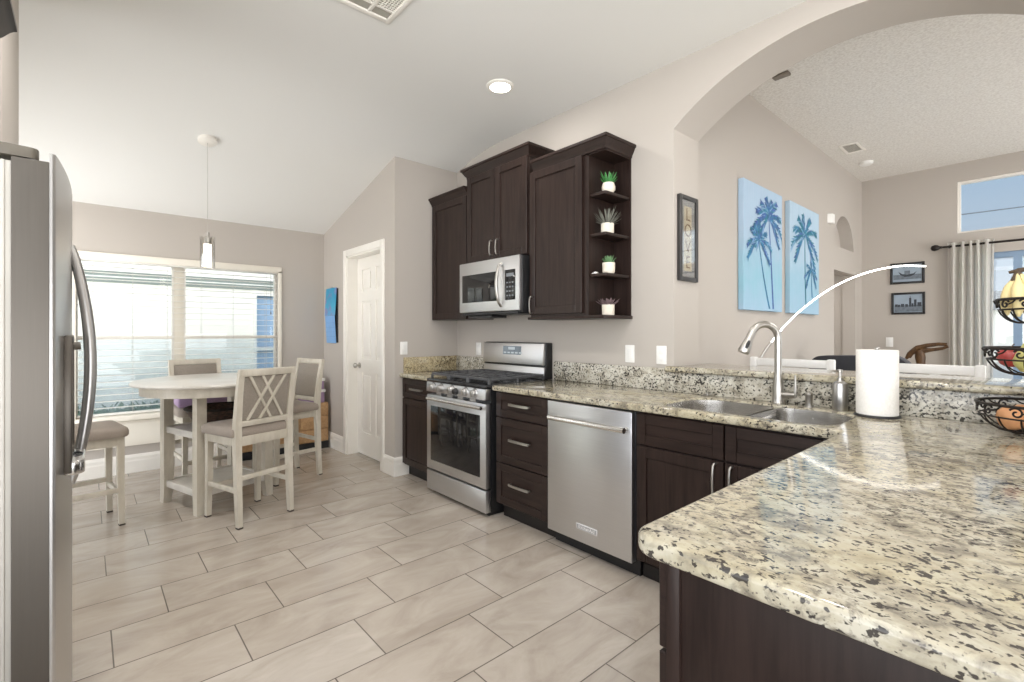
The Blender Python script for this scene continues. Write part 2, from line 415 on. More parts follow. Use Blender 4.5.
# ------------------------------------------------------------------ room shell
XW, XS, YD, YF, YR, YB = -5.58, -3.885, 2.05, -0.25, 2.72, 3.03      # window wall, side wall, pantry wall, fridge stub, range wall front, back
bm = NB(); add_box(bm, -5.72, 2.6, -1.05, 7.46, -0.06, 0.0); struct('floor', bm, M_TILE)
bm = NB()   # sloped over the nook, flat over the kitchen
zc = lambda x: 2.40 + 0.258 * (x + 5.58)
prof = [(-5.72, zc(-5.72)), (-3.62, zc(-3.62)), (-3.50, 2.927), (-3.38, 2.942), (-3.22, 2.95), (2.6, 2.95), (2.6, 3.07), (-3.3, 3.07), (-5.72, zc(-5.72) + 0.14)]
add_prism(bm, prof, 'y', -1.05, 2.74); struct('ceiling', bm, M_CEIL, smooth=True)
bm = NB(); add_box(bm, -1.74, 2.6, 3.0, 7.46, 3.17, 3.29); struct('ceiling_living_room', bm, M_POP)

WY0, WY1, WZ0, WZ1 = -0.07, 1.56, 0.50, 1.935      # window opening
bm = NB()
add_box(bm, XW - 0.14, XW, -1.05, WY0, 0, 2.42); add_box(bm, XW - 0.14, XW, WY1, 2.19, 0, 2.42)
add_box(bm, XW - 0.14, XW, WY0, WY1, 0, WZ0); add_box(bm, XW - 0.14, XW, WY0, WY1, WZ1, 2.42)
struct('wall_window', bm, M_WALL)
DX0, DX1, DZ = -4.925, -4.135, 2.07                   # pantry doorway
bm = NB()
zt_ = lambda x: zc(x) + 0.05
add_prism(bm, [(XW, 0), (DX0, 0), (DX0, DZ), (DX1, DZ), (DX1, 0), (XS, 0), (XS, zt_(XS)), (XW, zt_(XW))], 'y', YD, YD + 0.14)
struct('wall_pantry', bm, M_WALL)
bm = NB(); add_box(bm, XS - 0.12, XS, YD + 0.14, YR, 0, 3.1); struct('wall_side', bm, M_WALL)
bm = NB(); 
for x0, x1, z0, z1 in ((XW, -5.45, 0, 3.1), (-5.45, -3.50, 2.10, 3.1), (-3.50, -1.70, 0, 3.1), (-1.70, 2.6, 0, 0.5)): add_box(bm, x0, x1, -1.05, -0.93, z0, z1)  # unseen nook opening and low stretch, added to let daylight in
struct('wall_refrigerator', bm, M_WALL)
bm = NB(); add_box(bm, -3.42, -2.765, -0.93, YF, 0, 3.1, 0.012); struct('wall_refrigerator_end', bm, M_WALL)

# range wall with the arched pass-through
AX0, AX1, ASP, ATOP = -1.566, 0.066, 2.535, 2.832
ac, ah = (AX0 + AX1) / 2, (AX1 - AX0) / 2; ri = ATOP - ASP; rad = (ah * ah + ri * ri) / (2 * ri)
arc = [(ac - ah * math.cos(PI * i / 40), 0) for i in range(41)]
arc = [(x, ATOP - rad + math.sqrt(rad * rad - (x - ac) ** 2)) for x, _ in arc]
bm = NB()
add_box(bm, XS - 0.05, AX0, YR, YB, 0, 3.3); add_box(bm, AX1, 2.6, YR, YB, 0, 3.3)
add_box(bm, AX0, AX1, YR, YB, 0, 1.035)
add_prism(bm, arc + [(AX1, 3.3), (AX0, 3.3)], 'y', YR, YB)
bmesh.ops.remove_doubles(bm, verts=bm.verts[:], dist=0.0005)
struct('wall_range', bm, M_WALL, smooth=True)

# living room
XP, YFAR = -1.62, 7.32
NY0, NY1 = 6.17, 6.94
bm = NB()
def palm_box(y0, y1, z0, z1): add_box(bm, XP - 0.13, XP, y0, y1, z0, z1)
palm_box(YB, 6.17, 0, 3.3); palm_box(7.005, YFAR + 0.14, 0, 3.3); palm_box(6.94, 7.005, 1.97, 3.3); palm_box(6.17, 6.94, 1.97, 2.24)
nr = (NY1 - NY0) / 2
na = [(NY0 + nr - nr * math.cos(PI * i / 24), 2.24 + 0.37 * math.sin(PI * i / 24)) for i in range(25)]
add_prism(bm, na + [(NY1, 3.3), (NY0, 3.3)], 'x', XP - 0.13, XP)
add_box(bm, XP - 0.42, XP - 0.13, 6.05, 7.05, 2.10, 2.80)            # niche back
struct('wall_living_room_left', bm, M_WALL)
bm = NB(); add_box(bm, -2.9, -2.8, 5.6, 7.6, 0, 3.0); add_box(bm, -2.8, XP - 0.13, 7.02, 7.14, 0, 2.1); add_box(bm, -2.8, XP - 0.13, 6.0, 6.12, 0, 2.1)
add_box(bm, -2.8, XP - 0.13, 6.12, 7.02, 2.05, 2.10)
struct('wall_hallway', bm, M_WALL)
TX0, TX1, TZ0, TZ1 = -0.735, 1.6, 2.385, 2.965                         # transom
SX0, SX1, SZ1 = -0.60, 1.5, 2.14                                        # slider
bm = NB()
add_box(bm, XP - 0.14, TX0, YFAR, YFAR + 0.14, 0, 3.3)
add_box(bm, TX0, 2.6, YFAR, YFAR + 0.14, TZ1, 3.3); add_box(bm, TX0, 2.6, YFAR, YFAR + 0.14, SZ1, TZ0)
add_box(bm, TX1, 2.6, YFAR, YFAR + 0.14, TZ0, TZ1); add_box(bm, SX1, 2.6, YFAR, YFAR + 0.14, 0, SZ1); add_box(bm, TX0, SX0, YFAR, YFAR + 0.14, 0, SZ1)
struct('wall_far', bm, M_WALL)

bm = NB()      # bare openings added out of the frame to let sun and glow in
for y0, y1, z0, z1 in ((-1.05, 2.7, 0, 0.06), (-1.05, 2.7, 1.25, 3.3), (2.7, 3.5, 0, 3.3), (3.5, 6.8, 0, 0.06), (3.5, 6.8, 2.1, 3.3), (6.8, 7.46, 0, 3.3)): add_box(bm, 2.6, 2.72, y0, y1, z0, z1)
struct('wall_right', bm, M_WALL)
# baseboards
def base_prof(h=0.165, d=0.016):
    return [(0, 0), (d, 0), (d, h * 0.62), (d * 0.8, h * 0.70), (d * 0.8, h * 0.84), (d * 0.4, h * 0.96), (0, h)]
bm = NB(); add_prism(bm, [(XW + a, b) for a, b in base_prof()], 'y', -0.93, YD); struct('baseboard_window', bm, M_TRIM)
bm = NB(); add_prism(bm, [(YD - a, b) for a, b in base_prof()], 'x', XW + 0.016, -4.99)
struct('baseboard_pantry', bm, M_TRIM)
bm = NB(); add_prism(bm, [(YD - a, b) for a, b in base_prof()], 'x', -4.07, XS)
add_prism(bm, [(XS + a, b) for a, b in base_prof()], 'y', YD - 0.016, 2.185); struct('baseboard_side', bm, M_TRIM)
bm = NB(); add_prism(bm, [(YF + a, b) for a, b in base_prof()], 'x', -3.42, -2.80); struct('baseboard_refrigerator', bm, M_TRIM)

# ---- window_1 : twin single-hung
w1 = thing('window_1', None, None, (XW, 0.745, WZ0)); w1['kind'] = 'structure'
bm = NB()
for y0, y1, z0, z1 in [(WY0 - 0.03, WY1 + 0.03, WZ1 - 0.02, WZ1 + 0.045), (WY0 - 0.03, WY0 + 0.005, WZ0, WZ1), (WY1 - 0.005, WY1 + 0.03, WZ0, WZ1)]:
    add_box(bm, XW, XW + 0.018, y0, y1, z0, z1, 0.004)
obj('casing', bm, M_SILL, w1)
bm = NB(); add_box(bm, XW - 0.10, XW + 0.05, WY0 - 0.05, WY1 + 0.05, WZ0 - 0.02, WZ0 + 0.03, 0.008); obj('sill', bm, M_SILL, w1)
bm = NB(); add_prism(bm, [(XW + 0.001, 0.245), (XW + 0.03, 0.25), (XW + 0.034, 0.34), (XW + 0.022, 0.36), (XW + 0.022, 0.45), (XW + 0.04, 0.475), (XW + 0.001, 0.48)], 'y', WY0 - 0.04, WY1 + 0.04)
obj('apron', bm, M_SILL, w1)
bm = NB(); add_box(bm, XW - 0.13, XW - 0.085, 0.635, 0.722, WZ0, WZ1, 0.004); obj('mullion', bm, M_SILL, w1)
for y0, y1 in ((WY0, 0.640), (0.717, WY1)):
    bm = NB(); xf0, xf1 = XW - 0.13, XW - 0.085
    add_box(bm, xf0, xf1, y0, y0 + 0.016, WZ0, WZ1); add_box(bm, xf0, xf1, y1 - 0.016, y1, WZ0, WZ1)
    add_box(bm, xf0, xf1, y0, y1, WZ0, WZ0 + 0.045); add_box(bm, xf0, xf1, y0, y1, WZ1 - 0.025, WZ1)
    add_box(bm, xf0 - 0.005, xf1 + 0.01, y0, y1, 1.212, 1.244)
    fr = obj('sash_frame', bm, M_TRIM, w1)
    bm = NB(); add_box(bm, XW - 0.112, XW - 0.108, y0 + 0.016, y1 - 0.016, WZ0 + 0.045, WZ1 - 0.025); obj('pane', bm, M_GLASS, fr)
    bm = NB(); add_quad(bm, [(XW - 0.135, y0 + 0.02, WZ0 + 0.02), (XW - 0.135, y1 - 0.02, WZ0 + 0.02), (XW - 0.135, y1 - 0.02, 1.21), (XW - 0.135, y0 + 0.02, 1.21)])
    obj('insect_screen', bm, M_SCREEN, fr)

# ---- pantry door
d1 = thing('door_1', None, None, ((DX0 + DX1) / 2, YD, 0)); d1['kind'] = 'structure'
bm = NB()
for x0, x1, z0, z1 in [(DX0 - 0.065, DX0 + 0.004, 0, DZ + 0.065), (DX1 - 0.004, DX1 + 0.065, 0, DZ + 0.065), (DX0, DX1, DZ - 0.004, DZ + 0.065)]:
    add_box(bm, x0, x1, YD - 0.018, YD, z0, z1, 0.005)
add_box(bm, DX0 - 0.001, DX0 + 0.018, YD - 0.004, YD + 0.14, 0, DZ); add_box(bm, DX1 - 0.018, DX1 + 0.001, YD - 0.004, YD + 0.14, 0, DZ)
add_box(bm, DX0, DX1, YD - 0.004, YD + 0.14, DZ - 0.018, DZ + 0.001)
obj('door_casing', bm, M_TRIM, d1)
YS = YD + 0.105
bm = NB(); add_box(bm, DX0 + 0.02, DX1 - 0.02, YS + 0.012, YS + 0.035, 0.012, DZ - 0.02)
sx0, sx1 = DX0 + 0.02, DX1 - 0.02; mid = (sx0 + sx1) / 2
zr = [(0.012, 0.24), (0.86, 1.0), (1.60, 1.70), (1.93, DZ - 0.02)]      # rails
for z0, z1 in zr:
    add_box(bm, sx0 + 0.11, mid - 0.05, YS, YS + 0.014, z0, z1); add_box(bm, mid + 0.05, sx1 - 0.11, YS, YS + 0.014, z0, z1)
for x0, x1 in ((sx0, sx0 + 0.11), (mid - 0.05, mid + 0.05), (sx1 - 0.11, sx1)): add_box(bm, x0, x1, YS, YS + 0.014, 0.012, DZ - 0.02)
for (za, zb) in ((0.24, 0.86), (1.0, 1.60), (1.70, 1.93)):
    for xa, xb in ((sx0 + 0.11, mid - 0.05), (mid + 0.05, sx1 - 0.11)):
        add_box(bm, xa + 0.03, xb - 0.03, YS + 0.001, YS + 0.016, za + 0.03, zb - 0.03, 0.010, 2)
obj('door_slab', bm, M_TRIM, d1)
bm = NB(); add_lathe(bm, [(0, 0), (0.03, 0), (0.03, 0.006), (0.012, 0.012), (0.012, 0.03), (0.027, 0.042), (0.027, 0.056), (0.015, 0.066), (0, 0.066)], M=Matrix.Translation((sx0 + 0.055, YS, 0.93)) @ Matrix.Rotation(R(90), 4, 'X'))
obj('door_knob', bm, M_NICKEL, d1)

# ---- living room transom and sliding door
w2 = thing('window_2', None, None, (0.4, YFAR, TZ0)); w2['kind'] = 'structure'
bm = NB()
add_box(bm, TX0, TX0 + 0.025, YFAR + 0.03, YFAR + 0.10, TZ0, TZ1); add_box(bm, TX1 - 0.025, TX1, YFAR + 0.03, YFAR + 0.10, TZ0, TZ1)
add_box(bm, TX0 + 0.025, TX1 - 0.025, YFAR + 0.03, YFAR + 0.10, TZ1 - 0.025, TZ1); add_box(bm, TX0 + 0.025, TX1 - 0.025, YFAR + 0.03, YFAR + 0.10, TZ0, TZ0 + 0.02)
obj('window_frame', bm, M_TRIM, w2)
bm = NB(); add_box(bm, TX0 + 0.03, TX1 - 0.03, YFAR + 0.06, YFAR + 0.065, TZ0 + 0.02, TZ1 - 0.03); obj('pane', bm, M_GLASS, w2)
d2 = thing('door_2', None, None, (0.45, YFAR, 0)); d2['kind'] = 'structure'
bm = NB()
for x0, x1 in ((SX0, SX0 + 0.05), (SX1 - 0.05, SX1), (-0.30, -0.235), (0.44, 0.52)): add_box(bm, x0, x1, YFAR + 0.03, YFAR + 0.11, 0, SZ1)

for x0, x1 in ((SX0 + 0.05, -0.30), (-0.235, 0.44), (0.52, SX1 - 0.05)): add_box(bm, x0, x1, YFAR + 0.03, YFAR + 0.11, SZ1 - 0.06, SZ1); add_box(bm, x0, x1, YFAR + 0.03, YFAR + 0.11, 0, 0.05)
obj('door_frame', bm, plain('blue_grey_frame', srgb(126, 150, 176), 0.4), d2)
bm = NB(); add_box(bm, SX0 + 0.04, SX1 - 0.04, YFAR + 0.068, YFAR + 0.073, 0.04, SZ1 - 0.05); obj('pane', bm, M_GLASS, d2)

# ------------------------------------------------------------------ cabinet parts
def shaker(bm, x0, x1, z0, z1, y, th=0.02, rail=0.055, rec=0.009, M=None):
    """a shaker front facing -Y whose face lies at y"""
    add_box(bm, x0, x0 + rail, y, y + th, z0, z1, 0.002, 1, M); add_box(bm, x1 - rail, x1, y, y + th, z0, z1, 0.002, 1, M)
    add_box(bm, x0 + rail, x1 - rail, y, y + th, z1 - rail, z1, 0.002, 1, M); add_box(bm, x0 + rail, x1 - rail, y, y + th, z0, z0 + rail, 0.002, 1, M)
    add_box(bm, x0 + rail - 0.004, x1 - rail + 0.004, y + rec, y + th, z0 + rail - 0.004, z1 - rail + 0.004, 0, 1, M)

def pull(bm, a, b, out, r=0.0055, bow=0.0):
    """bar pull between a and b standing off along `out`"""
    a, b, o = Vector(a), Vector(b), Vector(out); d = (b - a).normalized(); L = (b - a).length
    pts = [a, a + o * 0.6, a + o * 0.92 + d * 0.008]
    for i in range(1, 8): pts.append(a + d * (0.015 + (L - 0.03) * i / 8) + o * (1 + bow * math.sin(PI * i / 8)))
    pts += [b + o * 0.92 - d * 0.008, b + o * 0.6, b]
    add_tube(bm, pts, r, 8)

def flat_pull(bm, xc, z, y, L=0.17):
    """wide arched bar pull on a drawer front"""
    n = 12
    for i in range(n):
        u0, u1 = i / n, (i + 1) / n
        h = lambda u: 0.018 + 0.006 * math.sin(PI * u) ** 0.7
        xa, xb = xc - L / 2 + L * u0, xc - L / 2 + L * u1
        A = [bm.verts.new((xa, y - h(u0) - dz, z + s)) for dz, s in ((0, -0.009), (0.006, -0.008), (0.006, 0.008), (0, 0.009))]
        B = [bm.verts.new((xb, y - h(u1) - dz, z + s)) for dz, s in ((0, -0.009), (0.006, -0.008), (0.006, 0.008), (0, 0.009))]
        for j in range(4): bm.faces.new((A[j], A[(j + 1) % 4], B[(j + 1) % 4], B[j]))
        if i == 0: bm.faces.new(A)
        if i == n - 1: bm.faces.new(B)
    bmesh.ops.remove_doubles(bm, verts=bm.verts[:], dist=0.00005)
    add_box(bm, xc - L / 2 - 0.004, xc - L / 2 + 0.010, y - 0.018, y, z - 0.006, z + 0.006, 0.002); add_box(bm, xc + L / 2 - 0.010, xc + L / 2 + 0.004, y - 0.018, y, z - 0.006, z + 0.006, 0.002)

FY, BY, TY = 2.115, 2.135, 2.19          # fronts, boxes, toe kick
def base_body(root, x0, x1, ybk=YR - 0.002):
    bm = NB(); add_box(bm, x0, x1, BY, ybk, 0.10, 0.874, 0.001, 1); obj('body', bm, M_CAB, root)
    bm = NB(); add_box(bm, x0, x1, TY, ybk, 0.0, 0.10); obj('toe_kick', bm, M_TOE, root)

def drawer(root, x0, x1, z0, z1, handle=True, rail=0.05, hz=None, L=0.19):
    bm = NB(); shaker(bm, x0, x1, z0, z1, FY, rail=rail); d = obj('drawer', bm, M_CABH, root)
    if handle:
        bm = NB(); flat_pull(bm, (x0 + x1) / 2, hz or (z0 + z1) / 2, FY, L); obj('handle', bm, M_NICKEL, d)
    return d

c1 = thing('base_cabinet', 'narrow dark wood base cabinet left of the stainless range, drawer above one door', 'cabinet', (-3.62, 2.42, 0))
base_body(c1, XS + 0.004, -3.360)
drawer(c1, XS + 0.02, -3.366, 0.705, 0.868, rail=0.045)
bm = NB(); shaker(bm, XS + 0.02, -3.366, 0.115, 0.695, FY); dd = obj('door', bm, M_CAB, c1)
c2 = thing('base_cabinet', 'dark wood base cabinet of three drawers between the range and the dishwasher', 'cabinet', (-2.3, 2.42, 0))
base_body(c2, -2.562, -2.058)
for z0, z1 in ((0.705, 0.868), (0.395, 0.698), (0.115, 0.388)): drawer(c2, -2.555, -2.064, z0, z1, hz=(z0 + z1) / 2 + (0.012 if z1 > 0.8 else 0.016))
c3 = thing('base_cabinet', 'dark wood sink cabinet with two doors below two false drawer fronts', 'cabinet', (-0.97, 2.42, 0))
bm = NB(); add_box(bm, -1.435, -1.41, BY, YR - 0.002, 0.10, 0.874); add_box(bm, -0.53, -0.50, BY, YR - 0.002, 0.10, 0.874)
add_box(bm, -1.41, -0.53, BY, BY + 0.02, 0.10, 0.874); add_box(bm, -1.41, -0.53, BY, YR - 0.002, 0.10, 0.12); obj('body', bm, M_CAB, c3)
bm = NB(); add_box(bm, -1.435, -0.50, TY, YR - 0.002, 0.0, 0.10); obj('toe_kick', bm, M_TOE, c3)
drawer(c3, -1.425, -0.977, 0.71, 0.866, handle=False); drawer(c3, -0.970, -0.525, 0.71, 0.866, handle=False)
for x0, x1, hx in ((-1.425, -0.977, -1.012), (-0.970, -0.525, -0.938)):
    bm = NB(); shaker(bm, x0, x1, 0.115, 0.70, FY); dr = obj('door', bm, M_CAB, c3)
    bm = NB(); pull(bm, (hx, FY, 0.535), (hx, FY, 0.69), (0, -0.028, 0), 0.006, 0.12); obj('handle', bm, M_NICKEL, dr)

# peninsula cabinet: doors look at the range (-X), a panel closes its near end
PX = -0.487; PYN = 0.79
c4 = thing('base_cabinet', 'dark wood peninsula cabinet with a plain end panel under the nearest granite', 'cabinet', (0.1, 1.4, 0))
bm = NB(); add_box(bm, PX + 0.02, 0.62, PYN + 0.012, 2.13, 0.10, 0.874); obj('body', bm, M_CAB, c4)
bm = NB(); add_box(bm, PX + 0.09, 0.62, PYN + 0.03, 2.13, 0, 0.10); obj('toe_kick', bm, M_TOE, c4)
bm = NB(); add_box(bm, PX + 0.019, PX + 0.045, PYN - 0.004, PYN + 0.02, 0.0, 0.874, 0.002); add_box(bm, PX + 0.045, 0.62, PYN + 0.003, PYN + 0.02, 0.0, 0.874, 0.001)
obj('end_panel', bm, M_CAB, c4)
RM = Matrix.Rotation(R(-90), 4, 'Z')     # local (x,-y) -> faces -X
def pen_front(y0, y1, z0, z1, name, handle_z=None, vert=False):
    bm = NB(); M = Matrix.Translation((PX, 0, 0)) @ Matrix.Rotation(R(-90), 4, 'Z')
    shaker(bm, -y1, -y0, z0, z1, 0.0, M=M)
    return obj(name, bm, M_CAB if name == 'door' else M_CABH, c4)
for y0, y1 in ((PYN + 0.004, 1.22), (1.226, 1.66), (1.666, 2.085)):
    pen_front(y0, y1, 0.70, 0.866, 'drawer')
    dr = pen_front(y0, y1, 0.115, 0.692, 'door')

# ------------------------------------------------------------------ granite
def rounded_poly(pts, rads, n=6):
    out = []; m = len(pts)
    for i in range(m):
        p, a, b = Vector(pts[i]), Vector(pts[i - 1]), Vector(pts[(i + 1) % m]); r = rads[i]
        if r <= 0: out.append(tuple(p)); continue
        u = (a - p).normalized(); w = (b - p).normalized(); ang = u.angle(w); d = r / math.tan(ang / 2)
        c = p + (u + w).normalized() * (r / math.sin(ang / 2)); s = p + u * d; e_ = p + w * d
        a0 = math.atan2((s - c).y, (s - c).x); a1 = math.atan2((e_ - c).y, (e_ - c).x); da = (a1 - a0 + PI) % (2 * PI) - PI
        for k in range(n + 1): out.append((c.x + r * math.cos(a0 + da * k / n), c.y + r * math.sin(a0 + da * k / n)))
    return out

def slab(bm, outer, holes, z0, z1, bev=0.011):
    edges = []
    for loop in [outer] + holes:
        vs = [bm.verts.new((x, y, z1)) for x, y in loop]
        edges += [bm.edges.new((vs[i], vs[(i + 1) % len(vs)])) for i in range(len(vs))]
    r = bmesh.ops.triangle_fill(bm, use_beauty=True, edges=edges)
    fs = [g_ for g_ in r['geom'] if isinstance(g_, bmesh.types.BMFace)]
    r = bmesh.ops.extrude_face_region(bm, geom=fs)
    for g_ in r['geom']:
        if isinstance(g_, bmesh.types.BMVert): g_.co.z = z0
    bmesh.ops.recalc_face_normals(bm, faces=bm.faces[:])
    if bev > 0:
        es = [e_ for e_ in bm.edges if len(e_.link_faces) == 2 and abs(e_.verts[0].co.z - e_.verts[1].co.z) < 1e-5 and e_.calc_face_angle(0) > 1.2]
        bmesh.ops.bevel(bm, geom=es, offset=bev, segments=4, profile=0.5, affect='EDGES', clamp_overlap=False)

CZ0, CZ1, CEY = 0.876, 0.914, 2.093
bm = NB(); slab(bm, rounded_poly([(XS + 0.002, CEY), (-3.358, CEY), (-3.358, YR - 0.002), (XS + 0.002, YR - 0.002)], [0, 0, 0, 0]), [], CZ0, CZ1)
tag(obj('countertop', bm, M_GRAN), 'short piece of speckled cream granite worktop left of the range', 'countertop')
SKX0, SKX1, SKY0, SKY1 = -1.34, -0.575, 2.165, 2.598
outer = rounded_poly([(-2.570, CEY), (-0.524, CEY), (-0.524, 0.748), (0.66, 0.748), (0.66, YR - 0.002), (-2.570, YR - 0.002)], [0, 0.012, 0.05, 0, 0, 0])
hole = rounded_poly([(SKX0, SKY0), (SKX1, SKY0), (SKX1, SKY1), (SKX0, SKY1)], [0.10, 0.10, 0.15, 0.15], 10)
bm = NB(); slab(bm, outer, [hole], CZ0, CZ1)
tag(obj('countertop', bm, M_GRAN, base=(-0.5, 1.9, CZ0)), 'long cream granite worktop running past the sink onto the peninsula in front', 'countertop')
# upstands
bm = NB(); add_box(bm, XS + 0.002, XS + 0.022, CEY + 0.04, YR - 0.022, CZ1, 1.052, 0.003)
tag(obj('backsplash', bm, m_granite('golden_cast_granite', srgb(192, 176, 140), srgb(140, 124, 96), (0.04, 0.03, 0.022), srgb(206, 194, 162), 0.57, 1.2), base=(XS + 0.012, 2.4, CZ1)), 'low granite upstand, coloured with a golden cast, on the side wall left of the range', 'backsplash')  # golden colour cast is painted into this piece's granite
bm = NB(); add_box(bm, XS + 0.002, -3.36, YR - 0.022, YR - 0.001, CZ1, 1.052, 0.003)
tag(obj('backsplash', bm, M_SPLASH), 'low granite upstand in the corner behind the left end of the range', 'backsplash')
bm = NB(); add_box(bm, -2.565, -1.62, YR - 0.022, YR - 0.001, CZ1, 1.055, 0.003); add_box(bm, -1.62, 0.66, YR - 0.022, YR - 0.001, CZ1, 1.034, 0.002)
tag(obj('backsplash', bm, M_SPLASH), 'long black and white speckled granite upstand behind dishwasher and sink', 'backsplash')
bm = NB(); slab(bm, rounded_poly([(-1.60, YR - 0.052), (0.06, YR - 0.052), (0.06, 3.12), (0.055, 3.12), (0.055, 3.12), (-1.555, 3.12), (-1.555, YR - 0.001), (-1.60, YR - 0.001)][:3] + [(-1.555, 3.12), (-1.555, YR - 0.003), (-1.60, YR - 0.003)], [0.01, 0, 0, 0, 0, 0]), [], 1.0365, 1.070)
bl = obj('bar_ledge', bm, M_GRAN, base=(-0.7, 2.9, 1.0365)); tag(bl, 'raised granite bar ledge in the arched pass-through above the sink', 'counter')

# ------------------------------------------------------------------ sink, tap and what stands round it
sk = thing('kitchen_sink', 'double bowl stainless sink set under the granite worktop', 'sink', (-0.95, 2.39, 0.68))
def bowl(bm, x0, x1, y0, y1, zt, zb, rads):
    top = rounded_poly([(x0, y0), (x1, y0), (x1, y1), (x0, y1)], rads, 8)
    cx, cy = (x0 + x1) / 2, (y0 + y1) / 2
    levels = [(0.998, zt - 0.001), (1.0, zt), (0.992, zt), (0.985, zt - 0.03), (0.95, zb + 0.03), (0.90, zb + 0.006), (0.82, zb), (0.12, zb - 0.004)]
    rings = [[bm.verts.new((cx + (x - cx) * q_, cy + (y - cy) * q_, z)) for x, y in top] for q_, z in levels]
    n = len(top)
    for A, B in zip(rings[:-1], rings[1:]):
        for j in range(n): bm.faces.new((A[j], A[(j + 1) % n], B[(j + 1) % n], B[j]))
    bm.faces.new(rings[-1])
XD = -0.915
for x0, x1, rads in ((SKX0 + 0.003, XD - 0.008, [0.098, 0.05, 0.06, 0.148]), (XD + 0.008, SKX1 - 0.003, [0.05, 0.098, 0.148, 0.06])):
    bm = NB(); bowl(bm, x0, x1, SKY0 + 0.003, SKY1 - 0.003, 0.905, 0.70, rads)
    b_ = obj('bowl', bm, M_SINK, sk, angle=60)
    bm = NB(); cx, cy = (x0 + x1) / 2, (SKY0 + SKY1) / 2 + 0.02; add_lathe(bm, [(0, 0.6985), (0.02, 0.6985), (0.025, 0.702), (0.044, 0.704), (0.048, 0.699)], (cx, cy, 0)); obj('drain', bm, M_CHROME, b_)
bm = NB(); add_box(bm, XD - 0.014, XD + 0.014, SKY0 + 0.006, SKY1 - 0.006, 0.84, 0.885, 0.008); obj('divider', bm, M_SINK, sk)

FX, FYY = -0.940, 2.646
fa = thing('faucet', 'tall brushed nickel gooseneck faucet with pull-down spray head behind the sink', 'faucet', (FX, FYY, CZ1))
bm = NB(); add_lathe(bm, [(0, 0), (0.030, 0), (0.031, 0.006), (0.027, 0.014), (0.0265, 0.03), (0.0250, 0.085), (0.021, 0.12), (0.0180, 0.15), (0.0172, 0.16), (0, 0.16)], (FX, FYY, CZ1))
obj('body', bm, M_NICKEL, fa)
hd = Vector((-0.62, -0.78, 0)).normalized(); r_ = 0.072; zt = 1.247
pts = [Vector((FX, FYY, 1.02)), Vector((FX, FYY, 1.10)), Vector((FX, FYY, 1.18))]
for i in range(0, 15):
    a = PI - (PI * 0.90) * i / 14; pts.append(Vector((FX, FYY, zt)) + hd * (r_ + r_ * math.cos(a)) + Vector((0, 0, r_ * math.sin(a))))
bm = NB(); add_tube(bm, pts, [0.0172] * len(pts), 16); obj('spout', bm, M_NICKEL, fa)
p0 = pts[-1]; dn = (pts[-1] - pts[-2]).normalized(); dn = (dn + Vector((0, 0, -0.35)) - hd * 0.05).normalized(); dn = (dn + hd * 0.18).normalized()
bm = NB(); add_tube(bm, [p0 - dn * 0.004, p0 + dn * 0.03, p0 + dn * 0.06, p0 + dn * 0.095, p0 + dn * 0.104], [0.0185, 0.0195, 0.024, 0.0285, 0.026], 18)
sh = obj('spray_head', bm, M_NICKEL, fa)
sd = Vector((0.55, -0.83, 0)); q = p0 + dn * 0.062
bm = NB(); add_tube(bm, [q + sd * 0.018 - dn * 0.024, q + sd * 0.024 - dn * 0.012, q + sd * 0.0275 + dn * 0.002, q + sd * 0.028 + dn * 0.016], [0.006, 0.0085, 0.0085, 0.006], 10); obj('spray_button', bm, M_BLACK, sh)
bm = NB(); add_tube(bm, [(FX + 0.015, FYY, 0.962), (FX + 0.05, FYY - 0.01, 0.964), (FX + 0.085, FYY - 0.014, 0.966)], [0.016, 0.0155, 0.014], 14)
hb = obj('valve', bm, M_NICKEL, fa)
bm = NB(); add_tube(bm, [(FX + 0.080, FYY - 0.013, 0.955), (FX + 0.084, FYY - 0.014, 0.99), (FX + 0.084, FYY - 0.014, 1.045), (FX + 0.083, FYY - 0.012, 1.065)], [0.008, 0.0065, 0.0055, 0.0045], 10); obj('lever', bm, M_NICKEL, hb)

bm = NB(); add_lathe(bm, [(0, 0), (0.021, 0), (0.021, 0.004), (0.016, 0.008), (0.016, 0.052), (0.017, 0.054), (0.017, 0.066), (0.012, 0.071), (0, 0.071)], (-0.800, 2.645, CZ1))
tag(obj('air_gap', bm, M_NICKEL), 'short nickel air gap cap between faucet and soap pump', 'air gap')
sp_ = thing('soap_dispenser', 'brushed steel soap pump bottle left of the paper towel roll', 'soap dispenser', (-0.668, 2.635, CZ1))
bm = NB(); add_lathe(bm, [(0, 0), (0.029, 0), (0.031, 0.004), (0.031, 0.118), (0.028, 0.128), (0.014, 0.137), (0.012, 0.142), (0, 0.142)], (-0.668, 2.635, CZ1)); obj('bottle', bm, M_STEELV, sp_)
bm = NB(); add_lathe(bm, [(0.013, 0.14), (0.013, 0.152), (0.007, 0.154), (0.007, 0.176), (0.011, 0.178), (0.011, 0.190), (0, 0.192)], (-0.668, 2.635, CZ1))
add_tube(bm, [(-0.668, 2.635, CZ1 + 0.184), (-0.690, 2.612, CZ1 + 0.184), (-0.702, 2.600, CZ1 + 0.176)], [0.006, 0.005, 0.004], 8); obj('pump', bm, M_NICKEL, sp_)
bm = NB(); add_lathe(bm, [(0, 0.0), (0.03, 0.0), (0.032, 0.004), (0.026, 0.008), (0.02, 0.006), (0.008, 0.006), (0.008, 0.016), (0.011, 0.02), (0, 0.022)], (-1.318, 2.655, CZ1))
tag(obj('sink_stopper', bm, M_NICKEL), 'small metal sink stopper lying against the upstand left of the faucet', 'stopper')

